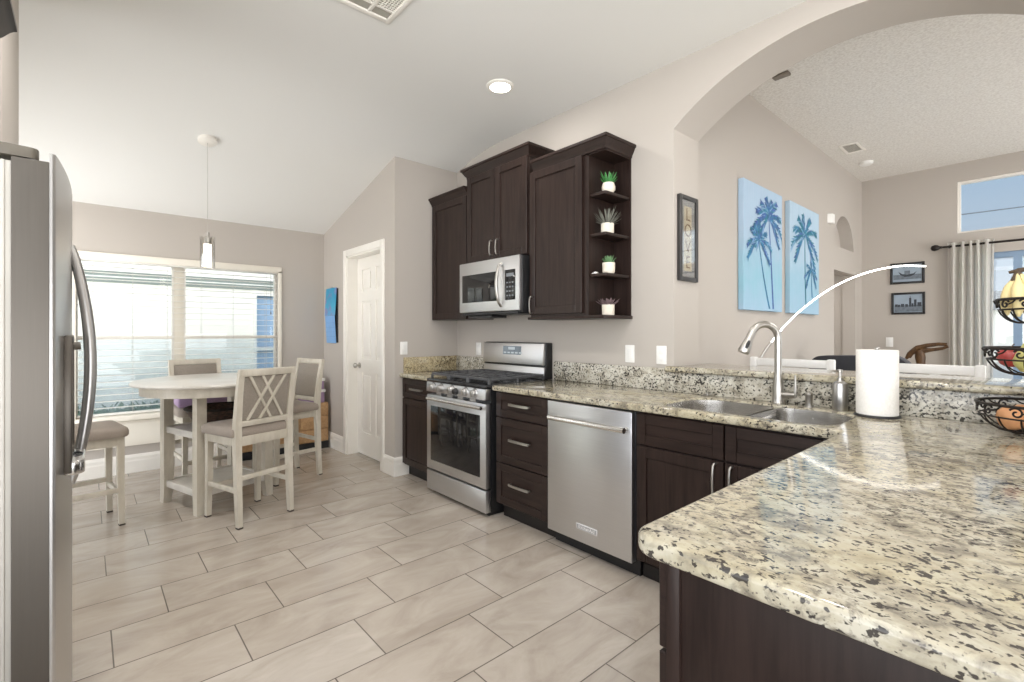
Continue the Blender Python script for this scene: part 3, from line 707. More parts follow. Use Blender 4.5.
PTX, PTY = -0.516, 2.577
ph = thing('paper_towel_holder', 'dark base and rod of the paper towel stand on the granite', 'paper towel holder', (PTX, PTY, CZ1))
bm = NB(); add_lathe(bm, [(0, 0), (0.083, 0), (0.085, 0.003), (0.082, 0.008), (0, 0.008)], (PTX, PTY, CZ1), 40); obj('base', bm, M_BLACK, ph)
bm = NB(); add_lathe(bm, [(0.006, 0.008), (0.006, 0.288), (0.010, 0.290), (0.010, 0.297), (0.005, 0.301), (0, 0.301)], (PTX, PTY, CZ1), 16); obj('rod', bm, M_NICKEL, ph)
t = NT('white_paper'); v = t.coords(); n = t.noise(v, 120, 2); t.set(color=t.ramp(n, [(0.3, srgb(238, 235, 228)), (0.7, srgb(246, 243, 238))]), rough=0.95, spec=0.1); t.bump(n, 0.2, 0.002)
bm = NB(); add_lathe(bm, [(0.021, 0.010), (0.074, 0.010), (0.0755, 0.014), (0.0755, 0.284), (0.074, 0.288), (0.021, 0.288), (0.021, 0.010)], (PTX, PTY, CZ1), 48)
tag(obj('paper_towel_roll', bm, t.m), 'white paper towel roll standing upright on the counter', 'paper towels')

# ------------------------------------------------------------------ dishwasher
dw = thing('dishwasher', 'stainless dishwasher with a round bar handle', 'dishwasher', (-1.747, 2.42, 0))
bm = NB(); add_box(bm, -2.052, -1.44, 2.14, YR - 0.01, 0.095, 0.868); obj('tub', bm, M_BLACK, dw)
bm = NB(); add_box(bm, -2.047, -1.445, 2.10, 2.14, 0.088, 0.866, 0.004); obj('door', bm, M_STEEL, dw)
bm = NB(); add_box(bm, -2.05, -1.442, 2.175, 2.20, 0.0, 0.095); obj('kick_plate', bm, M_BLACK, dw)
bm = NB(); add_tube(bm, [(-1.992, 2.052, 0.776), (-1.458, 2.052, 0.776)], 0.0155, 18)
hdl = obj('handle', bm, M_CHROME, dw)
for x in (-1.974, -1.476):
    bm = NB(); add_tube(bm, [(x, 2.102, 0.776), (x, 2.052, 0.776)], 0.011, 12); obj('handle_post', bm, M_NICKEL, hdl)
bm = NB(); add_box(bm, -1.818, -1.668, 2.0975, 2.101, 0.158, 0.192, 0.0015); bd = obj('badge', bm, plain('pale_badge', srgb(226, 226, 226), 0.3, metal=0.3, var=0.02), dw)
bm = NB(); add_box(bm, -1.813, -1.673, 2.0969, 2.0976, 0.163, 0.187); obj('badge_field', bm, plain('grey_badge_field', srgb(176, 176, 178), 0.35, metal=0.5, var=0.02), bd)
bm = NB(); add_text(bm, 'KitchenAid', 0.026, Matrix.Translation((-1.743, 2.0967, 0.175)) @ Matrix.Rotation(R(90), 4, 'X'), 0.0003); obj('badge_lettering', bm, M_PLATE, bd)

# ------------------------------------------------------------------ range
RX0, RX1, RFY = -3.353, -2.591, 2.052
rg = thing('gas_range', 'freestanding stainless gas range with black grates and a tall backguard', 'range', (-2.972, 2.4, 0))
bm = NB(); add_box(bm, RX0 + 0.003, RX1 - 0.003, 2.10, 2.69, 0.03, 0.895, 0.002); obj('body', bm, M_BLACK, rg)
bm = NB(); add_box(bm, RX0, RX1, 2.068, 2.665, 0.893, 0.914, 0.006)
add_box(bm, RX0, RX1, 2.050, 2.075, 0.886, 0.913, 0.007); obj('cooktop', bm, plain('black_enamel', (0.02, 0.02, 0.022), 0.18), rg)
bm = NB(); add_prism(bm, [(2.10, 0.808), (2.048, 0.808), (2.052, 0.884), (2.10, 0.884)], 'x', RX0, RX1, bev=0.003); cp = obj('control_panel', bm, M_STEEL, rg)
KM = lambda x, z, y=2.052: Matrix.Translation((x, y, z)) @ Matrix.Rotation(R(93), 4, 'X')
for i, x in enumerate((-3.248, -3.140, -2.995, -2.820, -2.712)):
    bm = NB(); s = 1.0 if i != 2 else 1.05
    add_lathe(bm, [(0, -0.004), (0.030 * s, -0.004), (0.031 * s, 0.004), (0.027 * s, 0.008), (0.025 * s, 0.026), (0.022 * s, 0.031), (0, 0.031)], n=24, M=KM(x, 0.848))
    kb = obj('knob', bm, M_STEELV, rg)
    bm = NB(); add_box(bm, -0.0055, 0.0055, -0.022, 0.022, 0.028, 0.040, 0.002, 2, KM(x, 0.848)); obj('knob_grip', bm, M_NICKEL, kb)
    bm = NB(); add_lathe(bm, [(0, -0.006), (0.036, -0.006), (0.036, -0.001), (0.034, 0.001), (0, 0.001)], n=24, M=KM(x, 0.848)); obj('knob_bezel', bm, plain('dark_bezel', (0.10, 0.10, 0.105), 0.35, metal=0.6), kb)
bm = NB(); add_lathe(bm, [(0, -0.004), (0.024, -0.004), (0.026, 0.004), (0.022, 0.022), (0.018, 0.028), (0, 0.028)], n=24, M=KM(-2.940, 0.840)); obj('timer_knob', bm, M_BLACK, rg)
bm = NB(); add_box(bm, RX0, RX1, RFY, 2.098, 0.196, 0.784, 0.006); od = obj('oven_door', bm, M_STEEL, rg)
bm = NB(); add_box(bm, -3.290, -2.655, RFY - 0.004, RFY + 0.006, 0.268, 0.700, 0.003); obj('oven_window', bm, M_BLKGLOSS, od)
bm = NB(); add_tube(bm, [(RX0 + 0.055, 2.020, 0.757), (RX1 - 0.012, 2.020, 0.757)], 0.0125, 14)
for x in (RX0 + 0.075, RX1 - 0.035): add_tube(bm, [(x, 2.054, 0.757), (x, 2.020, 0.757)], 0.011, 10)
obj('oven_handle', bm, M_CHROME, od)
for x in (-3.19, -3.04, -2.90, -2.75):
    bm = NB(); add_box(bm, x - 0.035, x + 0.035, 2.060, 2.098, 0.786, 0.804); obj('vent_tab', bm, M_STEEL, rg)
bm = NB(); add_box(bm, RX0, RX1, RFY, 2.098, 0.030, 0.184, 0.006); obj('bottom_drawer', bm, M_STEEL, rg)
bm = NB(); add_box(bm, RX0 + 0.02, RX1 - 0.02, 2.10, 2.66, 0.0, 0.03); obj('feet_plinth', bm, M_BLACK, rg)
# backguard
bm = NB(); add_prism(bm, [(2.63, 0.914), (2.645, 1.02), (2.655, 1.195), (2.715, 1.195), (2.715, 0.914)], 'x', RX0 + 0.002, RX1 - 0.002, bev=0.004); obj('backguard', bm, M_BLACK, rg)
bm = NB(); add_prism(bm, [(2.616, 1.022), (2.634, 1.188), (2.660, 1.190), (2.650, 1.022)], 'x', RX0 + 0.004, RX1 - 0.014, bev=0.004); bp = obj('backguard_panel', bm, M_STEEL, rg)
bm = NB(); add_prism(bm, [(2.624, 0.918), (2.634, 1.005), (2.655, 1.005), (2.65, 0.918)], 'x', RX0 + 0.006, RX1 - 0.012, bev=0.003); obj('backguard_base', bm, M_STEEL, rg)
bm = NB(); add_prism(bm, [(2.6215, 1.095), (2.6275, 1.165), (2.640, 1.165), (2.640, 1.095)], 'x', -3.08, -2.86); dsp = obj('display', bm, plain('grey_blue_display', srgb(110, 122, 132), 0.15), bp)
bm = NB()
for i in range(5):
    x = -3.065 + 0.047 * i; add_box(bm, x, x + 0.03, 2.6195, 2.6235, 1.105, 1.117)
add_box(bm, -3.01, -2.93, 2.622, 2.6265, 1.135, 1.157); obj('display_keys', bm, plain('pale_display_print', srgb(190, 200, 206), 0.3), dsp)
# burners and grates
for i, (x, y, r) in enumerate([(-3.22, 2.22, 0.046), (-3.22, 2.51, 0.036), (-2.972, 2.36, 0.05), (-2.73, 2.22, 0.05), (-2.73, 2.51, 0.036)]):
    bm = NB(); add_lathe(bm, [(0, 0.913), (r * 1.25, 0.913), (r * 1.2, 0.922), (r, 0.924), (r, 0.934), (r * 0.8, 0.937), (0, 0.937)], (x, y, 0), 24); obj('burner', bm, M_BLACK, rg)
gi = plain('cast_iron', (0.075, 0.077, 0.082), 0.30, var=0.2, scale=60)
def grate(x0, x1, bars):
    bm = NB(); z0, z1, w = 0.938, 0.956, 0.0065; y0, y1 = 2.095, 2.625
    for x in (x0, x1): add_box(bm, x - w, x + w, y0, y1, z0, z1, 0.002, 1)
    for y in (y0, y1): add_box(bm, x0, x1, y - w, y + w, z0, z1, 0.002, 1)
    for i in range(1, 6):
        y = y0 + (y1 - y0) * i / 6; add_box(bm, x0, x1, y - w * 0.9, y + w * 0.9, z0, z1, 0.002, 1)
    for f in bars: x = x0 + (x1 - x0) * f; add_box(bm, x - w, x + w, y0, y1, z0, z1, 0.002, 1)
    for x in (x0, x1):
        for y in (y0, (y0 + y1) / 2, y1): add_box(bm, x - 0.009, x + 0.009, y - 0.009, y + 0.009, 0.914, z0 + 0.004, 0.002, 1)
    obj('grate', bm, gi, rg)
grate(-3.337, -3.101, (0.5,)); grate(-3.083, -2.861, (0.33, 0.67)); grate(-2.843, -2.607, (0.5,))

# ------------------------------------------------------------------ wall cabinets
UY, UBK = 2.42, YR - 0.002
def crown(bm, x0, x1, yf, yb, z, left=True, right=True, h=0.062, out=0.048):
    """moulding round the front and the open sides of a cabinet top, mitred"""
    prof = [(0.0, 0.0), (0.006, 0.0), (0.008, h * 0.2), (out * 0.40, h * 0.34), (out * 0.70, h * 0.62), (out * 0.82, h * 0.74), (out, h * 0.78), (out, h), (0.0, h)]
    def path(o):
        p = []
        if left: p += [(x0 - o, yb), (x0 - o, yf - o)]
        else: p += [(x0, yf - o)]
        if right: p += [(x1 + o, yf - o), (x1 + o, yb)]
        else: p += [(x1, yf - o)]
        return p
    loops = [[bm.verts.new((x, y, z + hz)) for x, y in path(o)] for o, hz in prof]
    m = len(loops[0])
    for a, b in zip(loops, loops[1:] + loops[:1]):
        for j in range(m - 1): bm.faces.new((a[j], a[j + 1], b[j + 1], b[j]))
    for j in (0, m - 1): bm.faces.new([l[j] for l in loops])
    add_box(bm, x0, x1, yf, yb, z + 0.001, z + h - 0.006)

def upper(root, x0, x1, z0, z1):
    bm = NB(); add_box(bm, x0, x1, UY + 0.02, UBK, z0, z1, 0.001, 1); obj('body', bm, M_CAB, root)

u1 = thing('wall_cabinet', 'lower-topped single door dark wall cabinet in the corner left of the microwave', 'cabinet', (-3.62, 2.56, 1.39))
upper(u1, XS + 0.004, -3.318, 1.39, 2.455)
bm = NB(); shaker(bm, XS + 0.024, -3.326, 1.392, 2.445, UY); obj('door', bm, M_CAB, u1)
bm = NB(); crown(bm, XS + 0.004, -3.322, UY + 0.015, UBK, 2.448, left=False, right=False, h=0.072, out=0.042); obj('crown', bm, M_CABH, u1)
u2 = thing('wall_cabinet', 'tall-topped two door dark wall cabinet above the microwave', 'cabinet', (-2.94, 2.54, 1.85))
bm = NB(); add_box(bm, -3.312, -2.560, UY + 0.014, UBK, 1.85, 2.60, 0.001, 1); obj('body', bm, M_CAB, u2)
for x0, x1, hx in ((-3.306, -2.939, -2.968), (-2.933, -2.566, -2.892)):
    bm = NB(); shaker(bm, x0, x1, 1.856, 2.575, UY - 0.006); dr = obj('door', bm, M_CAB, u2)
    bm = NB(); pull(bm, (hx, UY - 0.006, 1.885), (hx, UY - 0.006, 2.005), (0, -0.026, 0), 0.0055, 0.15); obj('handle', bm, M_NICKEL, dr)
bm = NB(); crown(bm, -3.312, -2.560, UY + 0.008, UBK, 2.572, h=0.082, out=0.045); obj('crown', bm, M_CABH, u2)
u3 = thing('wall_cabinet', 'single door dark wall cabinet between the microwave and the plant shelves', 'cabinet', (-2.28, 2.54, 1.385))
upper(u3, -2.548, -2.022, 1.385, 2.45)
bm = NB(); shaker(bm, -2.542, -2.052, 1.405, 2.435, UY); dr = obj('door', bm, M_CAB, u3)
bm = NB(); pull(bm, (-2.515, UY, 1.415), (-2.515, UY, 1.535), (0, -0.026, 0), 0.0055, 0.15); obj('handle', bm, M_NICKEL, dr)
bm = NB(); crown(bm, -2.512, -2.021, UY + 0.015, UBK, 2.435, left=False, right=False, h=0.08, out=0.038); obj('crown', bm, M_CABH, u3)
bm = NB(); add_box(bm, -2.55, -2.022, UY - 0.012, UBK, 1.368, 1.386, 0.003); obj('light_rail', bm, M_CABH, u3)
u4 = thing('wall_shelf', 'open end shelf unit holding four little potted succulents', 'shelf', (-1.94, 2.55, 1.37))
EX0, EX1 = -2.020, -1.873
bm = NB(); add_box(bm, EX0, EX0 + 0.014, UY + 0.02, UBK, 1.385, 2.44); obj('side_panel', bm, M_CAB, u4)
bm = NB(); add_box(bm, EX0, EX1, UBK - 0.014, UBK, 1.385, 2.44); obj('back_panel', bm, M_CAB, u4)
for z in (2.156, 1.896, 1.637):
    bm = NB(); add_prism(bm, rounded_poly([(EX0 + 0.014, UY + 0.03), (EX1 - 0.006, UY + 0.03), (EX1 - 0.006, UBK - 0.014), (EX0 + 0.014, UBK - 0.014)], [0, 0.012, 0, 0], 4), 'z', z, z + 0.019, bev=0.002); obj('shelf', bm, M_CABH, u4)
bm = NB(); add_box(bm, EX0, EX1 + 0.012, UY - 0.012, UBK, 1.366, 1.388, 0.004); obj('bottom_board', bm, M_CABH, u4)
bm = NB(); add_box(bm, EX0, EX1, UY + 0.02, UBK, 2.425, 2.44); obj('top_board', bm, M_CABH, u4)
bm = NB(); crown(bm, EX0, EX1, UY + 0.015, UBK, 2.435, left=False, h=0.08, out=0.038); obj('crown', bm, M_CABH, u4)

u5 = thing('wall_cabinet', 'dark wood cabinet with heavy crown above the refrigerator at the left edge', 'cabinet', (-2.26, -0.6, 1.86))
bm = NB(); add_box(bm, -2.745, -1.72, -0.925, -0.275, 1.86, 2.41, 0.001, 1); obj('body', bm, M_CAB, u5)
MR = Matrix.Translation((-2.2325, -0.255, 0)) @ Matrix.Rotation(PI, 4, 'Z')
for x0, x1 in ((-0.51, -0.003), (0.003, 0.51)):
    bm = NB(); shaker(bm, x0, x1, 1.87, 2.40, 0.0, M=MR); obj('door', bm, M_CAB, u5)
bm = NB(); prof = [(0.0, 0.0), (0.01, 0.0), (0.014, 0.02), (0.03, 0.035), (0.05, 0.06), (0.06, 0.068), (0.07, 0.072), (0.07, 0.09), (0.0, 0.09)]
add_prism(bm, [(-0.275 + a, 2.402 + b) for a, b in prof], 'x', -2.742, -1.72); obj('crown', bm, M_CABH, u5)

# ------------------------------------------------------------------ microwave
MX0, MX1, MYF, MZ0, MZ1 = -3.308, -2.562, 2.352, 1.438, 1.842
mw = thing('microwave', 'stainless over-the-range microwave under the tall cabinet', 'microwave', (-2.935, 2.53, MZ0))
bm = NB(); add_box(bm, MX0, MX1, MYF + 0.02, UBK, MZ0 - 0.012, MZ1, 0.003); obj('body', bm, M_BLACK, mw)
bm = NB(); add_box(bm, MX0, MX1 - 0.004, MYF - 0.012, MYF + 0.022, MZ0, MZ1, 0.006); fd = obj('door', bm, M_STEEL, mw)
bm = NB(); add_box(bm, MX0 + 0.042, MX0 + 0.50, MYF - 0.015, MYF, 1.517, 1.742, 0.003); obj('door_window', bm, M_BLKGLOSS, fd)
bm = NB(); add_box(bm, MX0 + 0.585, MX1 - 0.045, MYF - 0.015, MYF, 1.517, 1.742, 0.003); kp = obj('keypad', bm, M_BLKGLOSS, fd)
bm = NB()
for i in range(4):
    for j in range(3): add_box(bm, MX0 + 0.604 + 0.030 * j, MX0 + 0.622 + 0.030 * j, MYF - 0.0165, MYF - 0.014, 1.545 + 0.032 * i, 1.555 + 0.032 * i)
add_box(bm, MX0 + 0.604, MX0 + 0.685, MYF - 0.0165, MYF - 0.014, 1.69, 1.715); obj('keys', bm, plain('grey_key_print', srgb(120, 124, 128), 0.4), kp)
bm = NB(); hx = MX0 + 0.548
pts = [(hx - 0.004, MYF - 0.012, 1.475), (hx - 0.004, MYF - 0.04, 1.50)] + [(hx, MYF - 0.045 - 0.022 * math.sin(PI * i / 8), 1.51 + 0.255 * i / 8) for i in range(9)] + [(hx - 0.004, MYF - 0.04, 1.775), (hx - 0.004, MYF - 0.012, 1.795)]
add_tube(bm, pts, 0.0125, 12); obj('handle', bm, M_NICKEL, fd)
bm = NB(); add_box(bm, MX0 + 0.03, MX1 - 0.03, MYF + 0.0, UBK - 0.1, MZ0 - 0.022, MZ0 - 0.003, 0.003); obj('vent_grille', bm, M_BLACK, mw)
bm = NB(); add_box(bm, MX0 + 0.05, MX0 + 0.36, MYF + 0.04, MYF + 0.2, MZ0 - 0.045, MZ0 - 0.021, 0.003); obj('hood_light', bm, M_BLACK, mw)

# ------------------------------------------------------------------ refrigerator
fg = thing('refrigerator', 'tall stainless refrigerator with bowed doors at the left edge', 'refrigerator', (-2.26, -0.5, 0))
GX0, GX1, GXM = -2.715, -1.80, -2.25
bm = NB(); add_box(bm, GX0 + 0.005, GX1 - 0.012, -0.90, -0.168, 0.02, 1.735, 0.006); obj('body', bm, plain('grey_cabinet_steel', srgb(120, 116, 110), 0.4, metal=0.5), fg)
bm = NB(); add_box(bm, GX0 + 0.01, GX1 - 0.006, -0.170, -0.145, 0.06, 1.728, 0.003); add_box(bm, GX1 - 0.010, GX1 - 0.003, -0.166, -0.158, 0.06, 1.728, 0.002); obj('gasket', bm, M_GASKET, fg)
bow = lambda x: -0.062 + 0.026 * (1 - ((x - (GX0 + GX1) / 2) / ((GX1 - GX0) / 2)) ** 2)
def fdoor(x0, x1, near):
    n = 18; fr = [(x0 + (x1 - x0) * i / n, bow(x0 + (x1 - x0) * i / n)) for i in range(n + 1)]
    core = [(x, y - 0.013) for x, y in fr]
    bm = NB(); add_prism(bm, core + [(x1, -0.146), (x0, -0.146)], 'z', 0.055, 1.738); d = obj('door', bm, M_STEELF, fg, angle=25)
    a, b = fr[0], fr[-1]
    front = ([(a[0], a[1] - 0.012)] if near else [(a[0], a[1] - 0.012), (a[0], a[1] - 0.006), (a[0] + 0.006, a[1])]) + (fr[1:-1]) + ([(b[0] - 0.006, b[1]), (b[0], b[1] - 0.006), (b[0], b[1] - 0.012)] if near else [(b[0], b[1] - 0.012)])
    back = [(x, y - 0.0128) for x, y in reversed(fr[1:-1])]
    bm = NB(); add_prism(bm, front + back, 'z', 0.052, 1.762); obj('front_panel', bm, M_STEELV, d, angle=25)
    return d
da = fdoor(GXM + 0.003, GX1, True); db = fdoor(GX0, GXM - 0.003, False)
def fhandle(x, par):
    y0 = bow(x); pts = []
    for i in range(21):
        u = i / 20; z = 0.77 + 0.80 * u; pts.append((x, y0 - 0.004 + 0.052 * math.sin(PI * u) ** 0.8, z))
    bm = NB(); add_tube(bm, pts, [0.0135 + 0.004 * math.sin(PI * i / 20) for i in range(21)], 14); obj('handle', bm, M_STEELV, par)
fhandle(GXM + 0.045, da); fhandle(GXM - 0.045, db)
# water dispenser of the near door
x0, x1 = -2.125, -1.945; y0 = bow((x0 + x1) / 2)
bm = NB()
add_box(bm, x0 - 0.015, x0, y0 - 0.006, y0 + 0.014, 0.86, 1.265, 0.004); add_box(bm, x1, x1 + 0.015, y0 - 0.010, y0 + 0.012, 0.86, 1.265, 0.004); add_box(bm, x0 - 0.0145, x1 + 0.0145, y0 - 0.006, y0 + 0.0135, 1.245, 1.27, 0.004)
dsn = obj('dispenser_frame', bm, M_STEELF, da)
bm = NB(); add_box(bm, x0, x1, y0 - 0.02, y0 + 0.006, 0.885, 1.247); obj('dispenser_recess', bm, M_BLACK, dsn)
bm = NB(); add_tube(bm, [((x0 + x1) / 2, y0 + 0.004, 1.235), ((x0 + x1) / 2, y0 + 0.030, 1.237)], 0.012, 12); obj('nozzle', bm, M_HINGE, dsn)
bm = NB(); add_prism(bm, rounded_poly([(x0 - 0.014, y0 - 0.006), (x1 + 0.014, y0 - 0.006), (x1 + 0.014, y0 + 0.040), (x0 - 0.014, y0 + 0.040)], [0, 0, 0.03, 0.03], 5), 'z', 0.855, 0.897, bev=0.004); tr_ = obj('drip_tray', bm, M_CHROME, dsn)
bm = NB()
for k in range(3):
    r = 0.012 + 0.011 * k; add_tube(bm, [((x0 + x1) / 2 + r * math.cos(a * PI / 9), y0 + 0.014 + r * 0.6 * math.sin(a * PI / 9), 0.8975) for a in range(0, 15)], 0.0022, 6)
obj('tray_grille', bm, M_BLACK, tr_)
# hinge cover on top
bm = NB(); add_prism(bm, rounded_poly([(GX1 - 0.085, -0.30), (GX1 - 0.012, -0.30), (GX1 - 0.012, -0.15), (GX1 - 0.018, -0.098), (GX1 - 0.060, -0.095), (GX1 - 0.085, -0.15)], [0.01, 0.02, 0.03, 0.02, 0.02, 0.03], 5), 'z', 1.745, 1.774, bev=0.006); obj('hinge_cover', bm, M_HINGE, fg)
bm = NB(); add_lathe(bm, [(0, 1.742), (0.009, 1.742), (0.009, 1.75), (0, 1.75)], (GX1 - 0.032, -0.108, 0), 14); obj('hinge_pin', bm, M_CHROME, fg)
bm = NB(); add_box(bm, GX0 + 0.02, GX1 - 0.02, -0.85, -0.10, 0.0, 0.05); obj('grille', bm, M_BLACK, fg)

# ------------------------------------------------------------------ succulents on the shelves
M_POT = plain('cream_ceramic', srgb(228, 220, 204), 0.5, var=0.03)
def leaf(bm, base, d, L, w, mi=0, curve=0.25):
    d = Vector(d).normalized(); side = d.cross(Vector((0, 0, 1)));
    if side.length < 1e-3: side = Vector((1, 0, 0))
    side.normalize(); nrm = side.cross(d); pts = []
    prof = [(0, 0.35), (0.3, 0.9), (0.6, 0.75), (0.85, 0.4), (1.0, 0.03)]
    rings = []
    for u, s in prof:
        c = Vector(base) + d * (L * u) + Vector((0, 0, 1)) * (curve * L * u * u)
        rings.append([bm.verts.new(c + side * w * s), bm.verts.new(c + nrm * w * s * 0.4), bm.verts.new(c - side * w * s), bm.verts.new(c - nrm * w * s * 0.35)])
    for A, B in zip(rings[:-1], rings[1:]):
        for j in range(4): bm.faces.new((A[j], A[(j + 1) % 4], B[(j + 1) % 4], B[j])).material_index = mi
    bm.faces.new(rings[0]); bm.faces.new(rings[-1])
def succulent(x, y, z, label, pot, leaves, mcol):
    g_ = thing('potted_succulent', label, 'plant', (x, y, z), 0, 'succulents on the end shelves')
    bm = NB(); add_lathe(bm, [(0, 0)] + pot + [(pot[-1][0] - 0.005, pot[-1][1]), (pot[-1][0] - 0.007, pot[-1][1] - 0.012), (0, pot[-1][1] - 0.012)], (x, y, z), 24); obj('pot', bm, M_POT, g_)
    bm = NB(); h = pot[-1][1] - 0.012
    for (n, el, L, w, cv) in leaves:
        for i in range(n):
            a = 2 * PI * (i + random.random() * 0.5) / n; e2 = R(el + random.uniform(-7, 7))
            leaf(bm, (x + 0.006 * math.cos(a), y + 0.006 * math.sin(a), z + h), (math.cos(a) * math.cos(e2), math.sin(a) * math.cos(e2), math.sin(e2)), L * random.uniform(0.85, 1.1), w, 0, cv)
    obj('foliage', bm, mcol, g_)
green = plain('bright_green_leaf', srgb(62, 128, 66), 0.5, var=0.25, scale=30); grey = plain('grey_green_leaf', srgb(120, 122, 112), 0.6, var=0.2, scale=30)
soft = plain('soft_green_leaf', srgb(104, 142, 98), 0.55, var=0.22, scale=30); purple = plain('dusky_purple_leaf', srgb(118, 100, 102), 0.5, var=0.25, scale=30)
SXX, SYY = -1.930, 2.53
succulent(SXX + 0.012, SYY, 2.1755, 'bright green spiky succulent in a rounded white pot on the top shelf', [(0.028, 0), (0.042, 0.02), (0.044, 0.04), (0.036, 0.066)], [(9, 55, 0.085, 0.010, 0.1), (6, 75, 0.095, 0.010, 0.0), (8, 30, 0.06, 0.009, 0.25)], green)
succulent(SXX + 0.004, SYY, 1.9155, 'grey bushy air plant in a white pot on the second shelf', [(0.040, 0), (0.042, 0.003), (0.042, 0.066)], [(16, 35, 0.105, 0.0045, 0.15), (14, 58, 0.12, 0.0045, 0.1), (8, 78, 0.12, 0.004, 0), (12, 15, 0.085, 0.0045, 0.1)], grey)
succulent(SXX + 0.014, SYY, 1.6565, 'soft green clustered succulent in a white pot on the third shelf', [(0.032, 0), (0.040, 0.012), (0.041, 0.07)], [(12, 40, 0.055, 0.008, 0.2), (9, 65, 0.06, 0.008, 0.1), (7, 82, 0.055, 0.008, 0), (10, 20, 0.04, 0.008, 0.2)], soft)
succulent(SXX + 0.010, SYY, 1.3885, 'dusky purple rosette succulent in a white pot on the bottom board', [(0.038, 0), (0.040, 0.003), (0.041, 0.068)], [(11, 22, 0.075, 0.015, 0.2), (9, 45, 0.065, 0.014, 0.15), (6, 70, 0.055, 0.012, 0)], purple)
bm = NB(); add_box(bm, -2.000, -1.968, 2.46, 2.535, 1.6565, 1.664, 0.003); add_box(bm, -1.992, -1.976, 2.47, 2.50, 1.664, 1.6715, 0.002)
tag(obj('remote_control', bm, M_PLATE), 'small white remote lying beside the soft green succulent', 'remote')

# ------------------------------------------------------------------ plates, pictures, small wall things
def outlet(c, axis, label, cat, rocker=True):
    g_ = thing('wall_outlet' if not rocker else 'light_switch', label, cat, c)
    x, y, z = c
    bm = NB()
    if axis == 'y': add_box(bm, x - 0.036, x + 0.036, y - 0.006, y, z - 0.058, z + 0.058, 0.003)
    else: add_box(bm, x, x + 0.006, y - 0.036, y + 0.036, z - 0.058, z + 0.058, 0.003)
    obj('plate', bm, M_PLATE, g_)
    spots = [(0, 0.033)] if rocker else [(0.022, 0.015), (-0.022, 0.015)]
    for dz, hh in spots:
        bm = NB()
        if axis == 'y': add_box(bm, x - 0.017, x + 0.017, y - 0.009, y - 0.0055, z + dz - hh, z + dz + hh, 0.002)
        else: add_box(bm, x + 0.0055, x + 0.009, y - 0.017, y + 0.017, z + dz - hh, z + dz + hh, 0.002)
        obj('rocker' if rocker else 'socket', bm, M_WHITE, g_)
outlet((-1.884, YR - 0.0005, 1.135), 'y', 'white switch plate on the range wall above the dishwasher upstand', 'switch', True)
outlet((-1.648, YR - 0.0005, 1.135), 'y', 'white outlet plate on the range wall nearest the pass-through', 'outlet', False)
outlet((-3.535, YR - 0.0005, 1.125), 'y', 'white outlet plate in the corner left of the range backguard', 'outlet', False)
outlet((XS + 0.0005, 2.138, 1.135), 'x', 'white switch plate on the side wall beside the pantry door', 'switch', True)
outlet((-1.342, YFAR - 0.0005, 1.158), 'y', 'white switch plate on the far living room wall', 'switch', True)

# LOVE picture on the jamb
lv = thing('framed_sign', 'narrow black framed LOVE sign hanging on the pass-through jamb', 'sign', (AX0, 2.915, 1.61))
y0, y1, z0, z1 = 2.758, 2.985, 1.602, 2.142; xx = AX0 + 0.001
bm = NB()
for a0, a1, b0, b1 in ((y0, y0 + 0.026, z0, z1), (y1 - 0.026, y1, z0, z1), (y0 + 0.026, y1 - 0.026, z0, z0 + 0.026), (y0 + 0.026, y1 - 0.026, z1 - 0.026, z1)): add_box(bm, xx, xx + 0.024, a0, a1, b0, b1, 0.003)
obj('frame', bm, plain('black_brown_frame', (0.03, 0.028, 0.027), 0.35), lv)
t = NT('weathered_boards'); v = t.coords((1, 40, 2)); n = t.noise(v, 3, 4); t.set(color=t.ramp(n, [(0.3, srgb(136, 140, 148)), (0.7, srgb(182, 184, 188))]), rough=0.5)
bm = NB(); add_box(bm, xx, xx + 0.010, y0 + 0.02, y1 - 0.02, z0 + 0.02, z1 - 0.02); obj('print', bm, t.m, lv)
bm = NB(); add_box(bm, xx + 0.010, xx + 0.0115, 2.824, 2.918, 1.668, 2.078); pn = obj('cream_panel', bm, plain('cream_panel', srgb(226, 214, 184), 0.6), lv)
bm = NB()
TM = lambda z: Matrix.Translation((xx + 0.012, 2.871, z)) @ Matrix(((0, 0, 1, 0), (1, 0, 0, 0), (0, 1, 0, 0), (0, 0, 0, 1)))
for ch, z in zip('LOVE', (2.022, 1.922, 1.820, 1.720)): add_text(bm, ch, 0.115, TM(z), 0.001)
obj('lettering', bm, plain('tan_lettering', srgb(128, 94, 56), 0.6), pn)
bm = NB(); add_box(bm, xx + 0.0165, xx + 0.018, y0 + 0.022, y1 - 0.022, z0 + 0.022, z1 - 0.022); obj('glazing', bm, M_CLEAR, lv)

